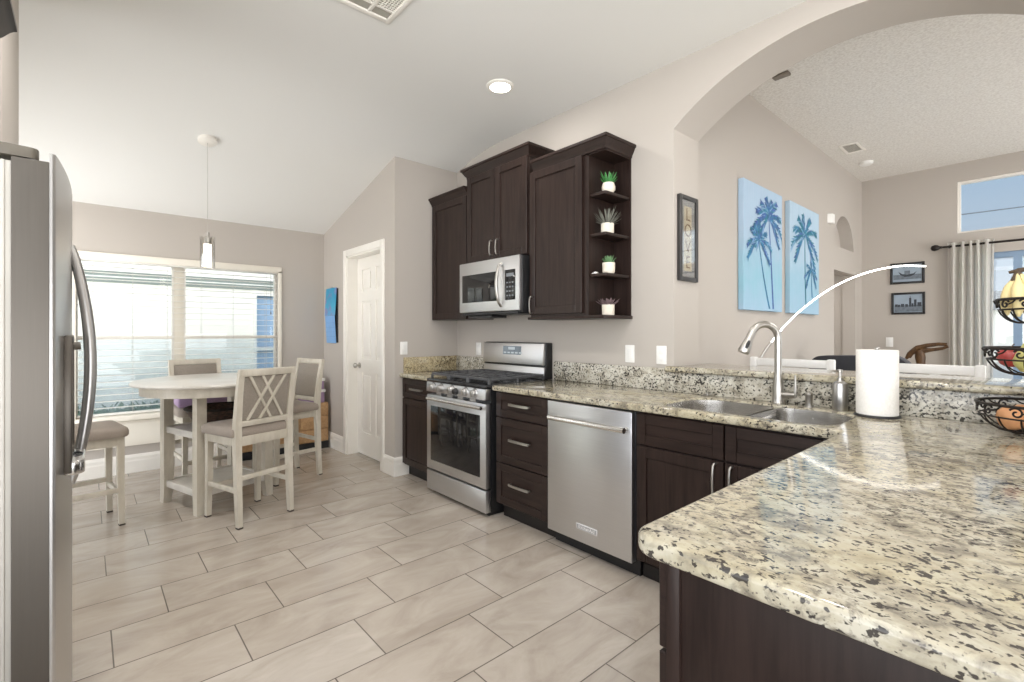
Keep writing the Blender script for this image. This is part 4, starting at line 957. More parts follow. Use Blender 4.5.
# palm canvases
def m_canvas(name, seed, top, midc, bot):
    t = NT(name); v = t.coords(); sp = t.new('ShaderNodeSeparateXYZ'); t.link(v, sp.inputs[0])
    vst = t.coords((1, 30, 1.2)); n = t.noise(vst, 2.0, 5, 0.6); n2 = t.noise(v, 5 + seed, 3)
    h = t.math('ADD', t.math('DIVIDE', sp.outputs[2], 1.02), t.math('MULTIPLY', t.math('SUBTRACT', n2, 0.5), 0.35))
    c = t.ramp(h, [(0.0, bot), (0.25, midc), (0.6, top), (1.0, tuple(min(1, x * 1.1) for x in top))])
    t.set(color=t.mix(t.ramp(n, [(0.35, (0, 0, 0)), (0.7, (0.55, 0.55, 0.55))]), c, srgb(158, 190, 212)), rough=0.8, spec=0.2); t.bump(n, 0.08, 0.003); return t.m
M_P1 = plain('palm_paint_teal', srgb(52, 112, 150), 0.75, var=0.35, scale=26); M_P2 = plain('palm_paint_indigo', srgb(66, 98, 156), 0.75, var=0.3, scale=26); M_P4 = plain('palm_paint_pale', srgb(120, 158, 190), 0.75, var=0.2, scale=26); M_P3 = plain('palm_paint_green', srgb(46, 116, 138), 0.75, var=0.35, scale=26)
def palm_canvas(y0, y1, z0, z1, label, palms, mback, seed):
    rnd = random.Random(seed); th = 0.042; xf = XP + 0.002 + th
    bm = NB(); add_box(bm, XP + 0.002, xf, y0, y1, z0, z1, 0.004)
    W_, H_ = y1 - y0, z1 - z0; lim = lambda u: min(max(u, 0.012), 0.988)
    def P(u, w, d=0.0006): return Vector((xf + d, y0 + W_ * lim(u), z0 + H_ * lim(w)))
    lay = [0.0]
    def up(): lay[0] += 0.000012; return lay[0]
    for (trunk, crown_, rr, mi) in palms:
        m = 12; L = []           # trunk: a thin tapering ribbon of paint
        for i in range(m + 1):
            q_ = i / m; a, b, c = trunk
            u = (1 - q_) ** 2 * a[0] + 2 * q_ * (1 - q_) * b[0] + q_ * q_ * c[0]; w = (1 - q_) ** 2 * a[1] + 2 * q_ * (1 - q_) * b[1] + q_ * q_ * c[1]
            wd = 0.021 * (1 - 0.5 * q_); L.append((bm.verts.new(P(u - wd, w)), bm.verts.new(P(u + wd, w))))
        for A, B in zip(L[:-1], L[1:]): bm.faces.new((A[0], A[1], B[1], B[0])).material_index = mi
        # fronds: feathered blades
        for k, ang in enumerate(crown_):
            a = R(ang); dx, dz = math.cos(a), math.sin(a); lf = rnd.uniform(0.85, 1.15)
            rib = [(trunk[2][0] + rr * lf * dx * q_ / 10 * 1.1, trunk[2][1] + rr * lf * 0.62 * (dz * q_ / 10 - 0.62 * (q_ / 10) ** 2 * (1 - 0.6 * max(0, dz)))) for q_ in range(11)]
            for i in range(10):
                (u0, w0), (u1, w1) = rib[i], rib[i + 1]; q_ = i / 10
                tx, tz = u1 - u0, w1 - w0; ln = math.hypot(tx, tz) or 1; tx, tz = tx / ln, tz / ln; nx, nz = -tz, tx
                ll = rr * 0.30 * (0.30 + 0.65 * math.sin(PI * (0.1 + 0.8 * q_)))
                for sg in (-1, 1):
                    l2 = ll * rnd.uniform(0.65, 1.15); tip = (u1 + (nx * sg * 0.62 + tx * 0.75) * l2, w1 + (nz * sg * 0.62 + tz * 0.75) * l2 * 0.62 - 0.12 * l2)
                    d = 0.0008 + up(); bm.faces.new([bm.verts.new(P(*q, d)) for q in ((u0 - tx * 0.02, w0 - tz * 0.02), (u1 + tx * 0.02, w1 + tz * 0.02), tip)]).material_index = rnd.choice((mi, mi, 1, 2, 3, 4))
    tag(obj('palm_painting', bm, [mback, M_P1, M_P2, M_P3, M_P4], smooth=False), label, 'painting')
palm_canvas(3.748, 4.530, 1.452, 2.458, 'left blue palm tree canvas, two thin leaning trunks on pale blue',
            [(((0.74, 0.02), (0.68, 0.45), (0.62, 0.77)), (100, 62, 30, -5, -35, 148, 178, 80, 125, 215), 0.34, 2), (((0.64, 0.02), (0.46, 0.28), (0.36, 0.56)), (90, 50, 15, 130, 170, 200, -25, 110), 0.27, 1)],
            m_canvas('blue_canvas', 1, srgb(170, 190, 210), srgb(140, 186, 202), srgb(158, 186, 208)), 3)
palm_canvas(4.715, 5.508, 1.452, 2.460, 'right blue palm tree canvas, nearer the arched niche, teal fronds and a small second palm',
            [(((0.52, 0.06), (0.48, 0.35), (0.48, 0.74)), (98, 68, 34, -8, -40, 150, 180, 120, 215), 0.40, 3), (((0.74, 0.16), (0.72, 0.26), (0.70, 0.42)), (90, 45, 0, 135, 180, 220, -40), 0.19, 1)],
            m_canvas('sky_canvas', 2, srgb(176, 196, 212), srgb(150, 188, 206), srgb(160, 188, 208)), 8)

def gallery(x0, x1, z0, z1, label, draw):
    g_ = thing('picture_frame', label, 'picture', ((x0 + x1) / 2, YFAR, z0), 0)
    bm = NB(); y = YFAR - 0.001; w = 0.024
    for a0, a1, b0, b1 in ((x0, x0 + w, z0, z1), (x1 - w, x1, z0, z1), (x0 + w, x1 - w, z0, z0 + w), (x0 + w, x1 - w, z1 - w, z1)): add_box(bm, a0, a1, y - 0.02, y, b0, b1, 0.003)
    obj('frame', bm, M_BLACK, g_)
    bm = NB(); add_box(bm, x0 + 0.015, x1 - 0.015, y - 0.008, y, z0 + 0.015, z1 - 0.015)
    draw(bm, x0 + 0.03, x1 - 0.03, z0 + 0.03, z1 - 0.03, y - 0.009)
    obj('print', bm, [plain('pale_blue_print', srgb(150, 164, 178), 0.5, var=0.1), plain('dark_print', srgb(52, 58, 66), 0.5, var=0.3, scale=30), plain('mid_print', srgb(104, 114, 124), 0.5, var=0.25, scale=30)], g_)
def d_city(bm, x0, x1, z0, z1, y):
    W_, H_ = x1 - x0, z1 - z0
    add_box(bm, x0, x1, y, y + 0.001, z0, z0 + H_ * 0.40, mi=2)
    for u, w, h in ((0.02, 0.10, 0.46), (0.13, 0.08, 0.44), (0.24, 0.12, 0.48), (0.40, 0.10, 0.46), (0.54, 0.08, 0.82), (0.63, 0.07, 0.50), (0.72, 0.09, 0.72), (0.84, 0.14, 0.55)):
        add_box(bm, x0 + W_ * u, x0 + W_ * (u + w), y - 0.0005, y + 0.001, z0 + H_ * 0.30, z0 + H_ * h, mi=1)
    add_box(bm, x0 + W_ * 0.572, x0 + W_ * 0.59, y - 0.0005, y + 0.001, z0 + H_ * 0.8, z0 + H_ * 0.93, mi=1)
def d_boat(bm, x0, x1, z0, z1, y):
    W_, H_ = x1 - x0, z1 - z0
    add_box(bm, x0, x1, y, y + 0.001, z0 + H_ * 0.12, z0 + H_ * 0.42, mi=2)
    hull = [(0.18, 0.62), (0.26, 0.40), (0.40, 0.28), (0.60, 0.28), (0.74, 0.38), (0.84, 0.60), (0.72, 0.46), (0.50, 0.42), (0.32, 0.46)]
    add_prism(bm, [(x0 + W_ * u, z0 + H_ * w) for u, w in hull], 'y', y - 0.0005, y + 0.001, 1)
    add_box(bm, x0 + W_ * 0.40, x0 + W_ * 0.60, y - 0.0005, y + 0.001, z0 + H_ * 0.44, z0 + H_ * 0.66, mi=2)
gallery(-1.333, -1.012, 1.855, 2.104, 'black framed boat print, upper of two on the far wall', d_boat)
gallery(-1.322, -1.008, 1.490, 1.750, 'black framed city skyline print, lower of two on the far wall', d_city)

# wall calendar on the pantry wall
cl = thing('wall_calendar', 'open blue wall calendar hanging left of the pantry door', 'calendar', (-5.32, YD, 1.155))
def sheet(bm, x0, x1, za, zb, ya, yb, th=0.004): add_prism(bm, [(YD - ya, za), (YD - yb, zb), (YD - yb - th, zb), (YD - ya - th, za)], 'x', x0, x1)
t = NT('calendar_photo'); v = t.coords(); sp = t.new('ShaderNodeSeparateXYZ'); t.link(v, sp.inputs[0]); n = t.noise(v, 9, 4)
t.set(color=t.mix(t.ramp(n, [(0.52, (0, 0, 0)), (0.64, (0.8, 0.8, 0.8))]), t.ramp(t.math('DIVIDE', sp.outputs[2], 0.5), [(0.45, srgb(120, 150, 210)), (0.8, srgb(60, 170, 205)), (1.0, srgb(36, 150, 190))]), srgb(150, 120, 176)), rough=0.35)
bm = NB(); sheet(bm, -5.47, -5.17, 1.462, 1.765, 0.03, 0.012); obj('picture_page', bm, t.m, cl)
bm = NB(); sheet(bm, -5.455, -5.185, 1.158, 1.460, 0.012, 0.030); pg = obj('month_page', bm, plain('pale_blue_page', srgb(124, 172, 222), 0.4), cl)
bm = NB()
for i in range(1, 5):
    z = 1.18 + 0.05 * i; f = (z - 1.158) / 0.302; y = YD - (0.012 + 0.018 * f) - 0.0045; add_box(bm, -5.445, -5.195, y - 0.0005, y + 0.001, z, z + 0.002)
obj('page_rules', bm, plain('page_rules', srgb(96, 140, 196), 0.5), pg)
bm = NB(); add_box(bm, -5.44, -5.158, YD - 0.011, YD, 1.165, 1.755, 0.002); obj('shadow_backing', bm, M_BLACK, cl)  # black board stands in for the shadow line at the right edge
bm = NB(); add_tube(bm, [(-5.32, YD, 1.775), (-5.32, YD - 0.012, 1.772)], 0.003, 8); obj('nail', bm, M_NICKEL, cl)

# motion sensor by the niche
bm = NB(); add_prism(bm, [(XP, 5.93), (XP, 6.06), (XP + 0.045, 6.03), (XP + 0.045, 5.96)], 'z', 2.445, 2.545, bev=0.006); tag(obj('motion_sensor', bm, M_PLATE), 'small white motion sensor beside the arched niche', 'sensor')

# ------------------------------------------------------------------ ceiling fittings
def vent(cx, cy, z, lx, ly, label, nsl, zs=1):
    g_ = thing('ceiling_vent', label, 'vent', (cx, cy, z))
    bm = NB(); w = 0.028
    for a0, a1, b0, b1 in ((-lx, lx, -ly, -ly + w), (-lx, lx, ly - w, ly), (-lx, -lx + w, -ly + w, ly - w), (lx - w, lx, -ly + w, ly - w)): add_box(bm, cx + a0, cx + a1, cy + b0, cy + b1, z - 0.010, z, 0.003)
    obj('frame', bm, M_TRIM, g_)
    bm = NB(); add_box(bm, cx - lx + w, cx + lx - w, cy - ly + w, cy + ly - w, z - 0.002, z - 0.001); obj('backing', bm, plain('vent_shadow_grey', srgb(176, 173, 165), 0.8), g_)
    bm = NB()
    for i in range(nsl):
        y = cy - ly + w + (2 * ly - 2 * w) * (i + 0.5) / nsl
        add_box(bm, cx - lx + w, cx + lx - w, -0.009, 0.009, -0.001, 0.001, 0, 1, Matrix.Translation((0, y, z - 0.007)) @ Matrix.Rotation(R(35), 4, 'X'))
    obj('louvres', bm, M_TRIM, g_)
vent(-1.385, 5.88, 3.17, 0.085, 0.155, 'white vent on the living room ceiling near the canvases', 8)
# kitchen register: two halves, one of fine grid
g_ = thing('ceiling_vent', 'large white return vent on the kitchen ceiling at the top edge', 'vent', (-2.26, 1.06, 2.95))
VX0, VX1, VY0, VY1 = -2.385, -2.02, 0.86, 1.225
bm = NB(); w = 0.026
for a0, a1, b0, b1 in ((VX0, VX1, VY0, VY0 + w), (VX0, VX1, VY1 - w, VY1), (VX0, VX0 + w, VY0 + w, VY1 - w), (VX1 - w, VX1, VY0 + w, VY1 - w)): add_box(bm, a0, a1, b0, b1, 2.938, 2.95, 0.003)
add_box(bm, VX0 + w, VX1 - w, 1.088, 1.106, 2.940, 2.95, 0.002); add_box(bm, VX0 + 0.085, VX0 + 0.10, VY0 + w, VY1 - w, 2.941, 2.95, 0.002)
obj('frame', bm, M_TRIM, g_)
bm = NB(); add_box(bm, VX0 + w, VX1 - w, VY0 + w, VY1 - w, 2.9475, 2.949); obj('backing', bm, plain('vent_filter_grey', srgb(168, 165, 154), 0.85), g_)
bm = NB()
for i in range(22):
    y = VY0 + w + 0.006 + 0.0145 * i
    if 1.082 < y < 1.112: continue
    add_box(bm, VX0 + 0.10, VX1 - w, y, y + 0.003, 2.942, 2.947)
for i in range(14): x = VX0 + 0.112 + 0.016 * i; add_box(bm, x, x + 0.003, VY0 + w, VY1 - w, 2.943, 2.947)
obj('grid', bm, M_TRIM, g_)
bm = NB(); add_lathe(bm, [(0, 3.135), (0.05, 3.137), (0.062, 3.145), (0.066, 3.17), (0, 3.17)], (-1.40, 6.50, 0), 28); tag(obj('smoke_detector', bm, M_PLATE), 'round white smoke detector on the living room ceiling beyond the vent', 'smoke detector')
bm = NB(); add_box(bm, -1.39, -1.28, 3.79, 3.85, 3.150, 3.17, 0.004); tag(obj('ceiling_plate', bm, plain('grey_plate', srgb(128, 120, 110), 0.6)), 'small grey plate on the living room ceiling just behind the arch', 'ceiling plate')

for i, (x, y) in enumerate(DL[:1]):
    g_ = thing('recessed_light', 'lit round recessed light in the kitchen ceiling', 'light', (x, y, 2.95))
    bm = NB(); add_lathe(bm, [(0.070, 2.9375), (0.074, 2.936), (0.092, 2.944), (0.094, 2.95), (0.070, 2.95), (0.070, 2.9375)], (x, y, 0), 36); obj('trim_ring', bm, M_TRIM, g_)
    bm = NB(); add_lathe(bm, [(0, 2.9405), (0.0695, 2.9405), (0.0695, 2.945), (0, 2.945)], (x, y, 0), 36); obj('lens', bm, M_LENS, g_)

PX_, PY_ = -4.262, 0.690; pz = zc(PX_)
pl = thing('pendant_light', 'lit glass cylinder pendant hanging over the dining table', 'pendant light', (PX_, PY_, pz))
MS = Matrix.Translation((PX_, PY_, pz)) @ Matrix.Rotation(-math.atan(0.258), 4, 'Y')
bm = NB(); add_lathe(bm, [(0, -0.026), (0.058, -0.026), (0.064, -0.022), (0.064, 0.0), (0, 0.0)], M=MS, n=36); obj('canopy', bm, M_TRIM, pl)
bm = NB(); add_tube(bm, [(PX_, PY_, pz - 0.02), (PX_, PY_, 2.03)], 0.0016, 6); obj('cord', bm, M_GASKET, pl)
bm = NB(); add_lathe(bm, [(0, 2.04), (0.012, 2.038), (0.014, 2.005), (0.026, 1.998), (0.026, 1.945), (0, 1.945)], (PX_, PY_, 0), 24); obj('socket', bm, M_NICKEL, pl)
bm = NB(); add_lathe(bm, [(0, 1.775), (0.026, 1.775), (0.026, 1.944), (0, 1.944)], (PX_, PY_, 0), 24); obj('diffuser', bm, M_PEND, pl)
bm = NB(); add_lathe(bm, [(0.050, 1.765), (0.050, 2.00), (0.048, 2.00), (0.048, 1.765), (0.050, 1.765)], (PX_, PY_, 0), 32); obj('glass_shade', bm, M_CLEAR, pl)

# ------------------------------------------------------------------ dining table
TH = R(16.5); TCX, TCY = -4.285, 0.762
tb = thing('dining_table', 'round-topped white counter-height dining table with two lower shelves', 'table', (TCX, TCY, 0), TH)
bm = NB(); add_lathe(bm, [(0, 0.895), (0.520, 0.895), (0.537, 0.902), (0.541, 0.911), (0.535, 0.921), (0.523, 0.925), (0, 0.925)], n=72); obj('tabletop', bm, M_TABLE, tb, local=True)
bm = NB(); add_lathe(bm, [(0.475, 0.832), (0.482, 0.830), (0.485, 0.895), (0.455, 0.895), (0.458, 0.832), (0.475, 0.832)], n=72); obj('apron', bm, M_CHAIR, tb, local=True)
LH = 0.245
for sx, sy in ((-1, -1), (1, -1), (1, 1), (-1, 1)):
    bm = NB(); n = 10
    for i in range(n):
        def sec(z):
            f = 0.006 * max(0, (0.14 - z) / 0.14) ** 1.6; w = 0.032 - 0.005 * max(0, (0.14 - z) / 0.14)
            return sx * (LH + f), sy * (LH + f), w
        za, zb = 0.89 * (i / n) ** 1.6, 0.89 * ((i + 1) / n) ** 1.6
        A = []; B = []
        for (z, L_) in ((za, A), (zb, B)):
            cx, cy, w = sec(z)
            for a, b in ((-1, -1), (1, -1), (1, 1), (-1, 1)): L_.append(bm.verts.new((cx + a * w, cy + b * w, z)))
        for j in range(4): bm.faces.new((A[j], A[(j + 1) % 4], B[(j + 1) % 4], B[j]))
        if i == 0: bm.faces.new(A)
        if i == n - 1: bm.faces.new(B)
    bmesh.ops.remove_doubles(bm, verts=bm.verts[:], dist=0.0001)
    obj('leg', bm, M_CHAIR, tb, local=True, angle=50)
for z, nm in ((0.545, 'upper'), (0.140, 'lower')):
    bm = NB()
    for s in (-1, 1):
        add_box(bm, -LH + 0.03, LH - 0.03, s * LH - 0.016, s * LH + 0.016, z - 0.02, z + 0.028, 0.003); add_box(bm, s * LH - 0.016, s * LH + 0.016, -LH + 0.03, LH - 0.03, z - 0.02, z + 0.028, 0.003)
    add_box(bm, -LH + 0.010, LH - 0.010, -LH + 0.010, LH - 0.010, z + 0.006, z + 0.022)
    obj('shelf', bm, M_TABLE, tb, local=True)
bw = thing('woven_bowl', 'wide dark brown bowl on the upper shelf of the dining table', 'bowl', (TCX + 0.0, TCY + 0.0, 0.575))
t = NT('dark_woven_cane'); v = t.coords((1, 1, 3)); n = t.noise(v, 40, 3); t.set(color=t.ramp(n, [(0.35, (0.018, 0.011, 0.008)), (0.68, (0.10, 0.055, 0.036))]), rough=0.4); t.bump(n, 0.4, 0.004)
bm = NB(); add_lathe(bm, [(0, 0.576), (0.13, 0.576), (0.15, 0.585), (0.19, 0.66), (0.212, 0.70), (0.216, 0.704), (0.206, 0.704), (0.18, 0.66), (0.14, 0.592), (0, 0.588)], (TCX, TCY, 0), 40); obj('bowl', bm, t.m, bw)
bm = NB(); add_tube(bm, [(TCX + 0.213 * math.cos(2 * PI * i / 40), TCY + 0.213 * math.sin(2 * PI * i / 40), 0.704) for i in range(40)], 0.009, 8, closed=True); obj('rim', bm, M_IRON, bw)

# ------------------------------------------------------------------ chairs (front = local +Y)
M_FOOT = plain('brown_foot_pad', (0.05, 0.035, 0.028), 0.6)
def make_chair():
    r = thing('dining_chair', 'x', 'chair', (0, 0, 0))
    bm = NB(); W_, D_ = 0.214, 0.222
    pl_ = rounded_poly([(-W_, -D_ + 0.03), (W_, -D_ + 0.03), (W_ + 0.012, D_), (-W_ - 0.012, D_)], [0.02, 0.02, 0.05, 0.05], 5)
    cx = lambda s: [(x * s, y * s) for x, y in pl_]
    rings = [[bm.verts.new((x, y, z)) for x, y in cx(s)] for s, z in ((0.97, 0.588), (1.0, 0.600), (1.0, 0.622), (0.975, 0.640), (0.90, 0.650), (0.5, 0.655))]
    n = len(pl_)
    for A, B in zip(rings[:-1], rings[1:]):
        for j in range(n): bm.faces.new((A[j], A[(j + 1) % n], B[(j + 1) % n], B[j]))
    bm.faces.new(rings[0]); bm.faces.new(rings[-1])
    obj('seat', bm, M_SEATF, r, local=True, angle=50)
    bm = NB()
    for a0, a1, b0, b1 in ((-0.185, 0.185, 0.168, 0.192), (-0.17, 0.17, -0.195, -0.172), (-0.190, -0.168, -0.18, 0.18), (0.168, 0.190, -0.18, 0.18)): add_box(bm, a0, a1, b0, b1, 0.528, 0.590, 0.003)
    obj('seat_frame', bm, M_CHAIR, r, local=True)
    for sx in (-1, 1):
        bm = NB(); A = []; 
        for z, w, cy, cxx in ((0.0, 0.0155, 0.184, 0.178), (0.30, 0.018, 0.178, 0.174), (0.588, 0.021, 0.176, 0.172)):
            A.append([bm.verts.new((sx * cxx + a * w, cy + b * w, z)) for a, b in ((-1, -1), (1, -1), (1, 1), (-1, 1))])
        for P_, Q_ in zip(A[:-1], A[1:]):
            for j in range(4): bm.faces.new((P_[j], P_[(j + 1) % 4], Q_[(j + 1) % 4], Q_[j]))
        bm.faces.new(A[0]); bm.faces.new(A[-1])
        l_ = obj('leg', bm, M_CHAIR, r, local=True)
        bm = NB(); add_box(bm, sx * 0.178 - 0.016, sx * 0.178 + 0.016, 0.168, 0.200, 0.0, 0.010); obj('foot_pad', bm, M_FOOT, l_, local=True)
        bm = NB(); A = []
        for z, w, d_, cy in ((0.0, 0.0155, 0.017, -0.212), (0.25, 0.018, 0.020, -0.196), (0.55, 0.020, 0.023, -0.186), (0.68, 0.020, 0.021, -0.188), (0.86, 0.0185, 0.017, -0.208), (1.035, 0.017, 0.014, -0.238)):
            A.append([bm.verts.new((sx * 0.183 + a * w, cy + b * d_, z)) for a, b in ((-1, -1), (1, -1), (1, 1), (-1, 1))])
        for P_, Q_ in zip(A[:-1], A[1:]):
            for j in range(4): bm.faces.new((P_[j], P_[(j + 1) % 4], Q_[(j + 1) % 4], Q_[j]))
        bm.faces.new(A[0]); bm.faces.new(A[-1])
        l_ = obj('leg', bm, M_CHAIR, r, local=True, angle=50)
        bm = NB(); add_box(bm, sx * 0.183 - 0.016, sx * 0.183 + 0.016, -0.230, -0.196, 0.0, 0.010); obj('foot_pad', bm, M_FOOT, l_, local=True)
    for z, nm in ((0.235, 0), ):
        for sx in (-1, 1):
            bm = NB(); add_box(bm, sx * 0.178 - 0.010, sx * 0.178 + 0.010, -0.19, 0.175, z - 0.016, z + 0.016, 0.003); obj('stretcher', bm, M_CHAIR, r, local=True)
    bm = NB(); add_box(bm, -0.17, 0.17, -0.208, -0.188, 0.305, 0.337, 0.003); obj('stretcher', bm, M_CHAIR, r, local=True)
    bm = NB(); add_box(bm, -0.165, 0.165, 0.168, 0.190, 0.19, 0.222, 0.003); obj('stretcher', bm, M_CHAIR, r, local=True)
    # back: rails, pad in front, lattice behind -- leaning with the posts
    lean = math.atan2(0.05, 0.355)
    MB = Matrix.Translation((0, -0.188, 0.658)) @ Matrix.Rotation(lean, 4, 'X')
    bm = NB(); add_box(bm, -0.182, 0.182, -0.014, 0.014, 0.334, 0.380, 0.005, 2, MB); obj('top_rail', bm, M_CHAIR, r, local=True)
    bm = NB(); add_box(bm, -0.168, 0.168, -0.014, 0.014, 0.0, 0.036, 0.004, 2, MB); obj('back_rail', bm, M_CHAIR, r, local=True)
    bm = NB(); add_box(bm, -0.166, 0.166, 0.000, 0.018, 0.038, 0.332, 0.008, 3, MB); obj('back_pad', bm, M_PADF, r, local=True)
    bm = NB()
    for x0, x1 in ((-0.125, 0.04), (-0.04, 0.125), (0.125, -0.04), (0.04, -0.125)):
        a = math.atan2(x1 - x0, 0.296); L_ = math.hypot(x1 - x0, 0.296)
        add_box(bm, -0.0085, 0.0085, -0.012 - (0.002 if x1 > x0 else 0), 0.0, -L_ / 2, L_ / 2, 0.002, 1, MB @ Matrix.Translation(((x0 + x1) / 2, 0, 0.185)) @ Matrix.Rotation(a, 4, 'Y'))
    obj('lattice', bm, M_CHAIR, r, local=True)
    return r
ch1 = make_chair()
def place(o, x, y, ang, label):
    o.location = (x, y, 0); o.rotation_euler = (0, 0, ang); o['label'] = label; o['group'] = 'dining chairs round the white table'
def facing(dx, dy): return math.atan2(dy, dx) - PI / 2
place(ch1, -3.777, 0.858, facing(-0.40, -0.125 + 0.24 * 0) , 'white dining chair turned to show its crossed lattice back, nearest the range')
ch2 = copy_tree(ch1); place(ch2, -4.905, 0.76, facing(1.0, 0.10), 'white dining chair behind the table, backed to the window')
ch3 = copy_tree(ch1); place(ch3, -4.515, 1.325, facing(0.09, -0.40), 'white dining chair at the right of the table beside the pantry door')
ch4 = copy_tree(ch1); place(ch4, -4.26, -0.03, facing(-0.06, 0.40), 'white dining chair half hidden behind the refrigerator handle, only its seat and legs showing')
bm = NB(); add_box(bm, -5.03, -4.74, 0.56, 0.95, 0.656, 0.735, 0.02, 3); tag(obj('folded_blanket', bm, M_LILAC), 'folded lilac blanket on the seat of the chair by the window', 'blanket')

# ------------------------------------------------------------------ drawer chest in the corner
dcs = thing('drawer_chest', 'low light wood drawer chest with black plinth in the corner by the window', 'drawer chest', (-5.47, 1.56, 0))
CXA, CXB, CYA, CYB = -5.535, -5.36, 1.10, 2.02
bm = NB(); add_box(bm, CXA, CXB - 0.012, CYA, CYB, 0.075, 0.50, 0.002); obj('carcass', bm, M_OAK, dcs)
bm = NB(); add_box(bm, CXA, CXB + 0.01, CYA - 0.005, CYB, 0.0, 0.075, 0.002); obj('plinth', bm, M_BLACK, dcs)
for cy0, cy1 in ((CYA, 1.40), (1.404, 1.71), (1.714, CYB)):
    for z0, z1 in ((0.08, 0.215), (0.22, 0.355), (0.36, 0.495)):
        bm = NB(); add_box(bm, CXB - 0.014, CXB + 0.004, cy0 + 0.004, cy1 - 0.004, z0 + 0.002, z1 - 0.002, 0.003); dr = obj('drawer', bm, M_OAK, dcs)
        bm = NB(); ym = (cy0 + cy1) / 2; add_box(bm, CXB + 0.002, CXB + 0.016, ym - 0.06, ym + 0.06, (z0 + z1) / 2 + 0.012, (z0 + z1) / 2 + 0.03, 0.003); obj('handle', bm, M_OAK, dr)
for i, (z, h, ya, yb, w_) in enumerate([(0.501, 0.145, 1.62, 1.99, 'lower'), (0.648, 0.12, 1.64, 1.985, 'upper')]):
    g_ = thing('storage_box', 'lilac storage box with white lid on the wooden chest, %s of two' % w_, 'box', (-5.45, 1.8, z))
    bm = NB(); add_box(bm, -5.53, -5.372, ya + 0.01, yb - 0.01, z, z + h - 0.03, 0.006); obj('box', bm, M_LILAC, g_)
    bm = NB(); add_box(bm, -5.535, -5.366, ya, yb, z + h - 0.03, z + h, 0.005); obj('lid', bm, M_WHITE, g_)

# ------------------------------------------------------------------ window blinds
def blind(y0, y1, label):
    g_ = thing('window_blind', label, 'blind', (XW - 0.045, (y0 + y1) / 2, WZ0 + 0.03))
    xa, xb = XW - 0.078, XW - 0.018
    bm = NB(); add_box(bm, xa, xb, y0 + 0.004, y1 - 0.004, WZ1 - 0.030, WZ1 - 0.001, 0.004); obj('headrail', bm, M_SLAT, g_)
    bm = NB(); z = WZ1 - 0.07
    while z > WZ0 + 0.075:
        add_box(bm, -0.030, 0.030, y0 + 0.006, y1 - 0.006, -0.0016, 0.0016, 0, 1, Matrix.Translation(((xa + xb) / 2, 0, z))); z -= 0.0575
    obj('slats', bm, M_SLAT, g_)
    bm = NB(); add_box(bm, xa + 0.004, xb - 0.004, y0 + 0.006, y1 - 0.006, WZ0 + 0.034, WZ0 + 0.052, 0.004); obj('bottom_rail', bm, M_SLAT, g_)
    for f in (0.07, 0.24, 0.40, 0.57, 0.74, 0.93):
        y = y0 + (y1 - y0) * f
        bm = NB(); add_tube(bm, [(xb + 0.001, y, WZ0 + 0.05), (xb + 0.001, y, WZ1 - 0.04)], 0.0016, 6); add_tube(bm, [(xa - 0.001, y, WZ0 + 0.05), (xa - 0.001, y, WZ1 - 0.04)], 0.0012, 6); obj('ladder_cord', bm, M_GASKET, g_)
    bm = NB(); y = y1 - 0.07; add_tube(bm, [(xb + 0.006, y, 1.50 if y > 1 else 1.02), (xb + 0.006, y, WZ1 - 0.04)], 0.0018, 6); add_lathe(bm, [(0, -0.03), (0.007, -0.028), (0.004, 0.0), (0, 0.0)], (xb + 0.006, y, 1.50 if y > 1 else 1.02), 10); obj('pull_cord', bm, M_HINGE, g_)
blind(WY0 + 0.002, WY1 - 0.002, 'wide white slatted blind hanging across the double window')

# ------------------------------------------------------------------ living room furniture
# arc lamp: plan direction (.637,.43) through (-1.264,4.125)
al = thing('arc_floor_lamp', 'slender arc floor lamp with a glowing strip reaching over the living room', 'lamp', (-1.545, 3.935, 0))
u_ = Vector((0.829, 0.559, 0)); B0 = Vector((-1.545, 3.935, 0))
def arcp(s):     # horizontal run / height, measured along the bow
    ctrl = [(0.0, 0.012), (-0.055, 0.50), (-0.04, 0.92), (0.020, 1.075), (0.095, 1.20), (0.20, 1.34), (0.345, 1.487), (0.52, 1.62), (0.72, 1.715), (0.93, 1.762), (1.108, 1.757)]
    x = s * (len(ctrl) - 1); i = min(int(x), len(ctrl) - 2); f = x - i
    p = [ctrl[max(i - 1, 0)], ctrl[i], ctrl[i + 1], ctrl[min(i + 2, len(ctrl) - 1)]]
    cr = lambda a, b, c, d: 0.5 * (2 * b + (c - a) * f + (2 * a - 5 * b + 4 * c - d) * f * f + (3 * b - a - 3 * c + d) * f ** 3)
    r, z = cr(*[q[0] for q in p]), cr(*[q[1] for q in p]); return B0 + u_ * r + Vector((0, 0, z))
bm = NB(); add_lathe(bm, [(0, 0), (0.10, 0), (0.10, 0.016), (0.095, 0.02), (0, 0.02)], (B0.x + 0.03, B0.y + 0.02, 0), 36); obj('base', bm, M_NICKEL, al)
s1 = 4.0 / 10
bm = NB(); add_tube(bm, [arcp(s1 * i / 24) for i in range(25)], 0.0105, 12); obj('pole', bm, M_NICKEL, al)
bm = NB(); add_tube(bm, [arcp(s1 + (1 - s1) * i / 40) for i in range(41)], 0.0052, 12); obj('light_strip', bm, M_LED, al)

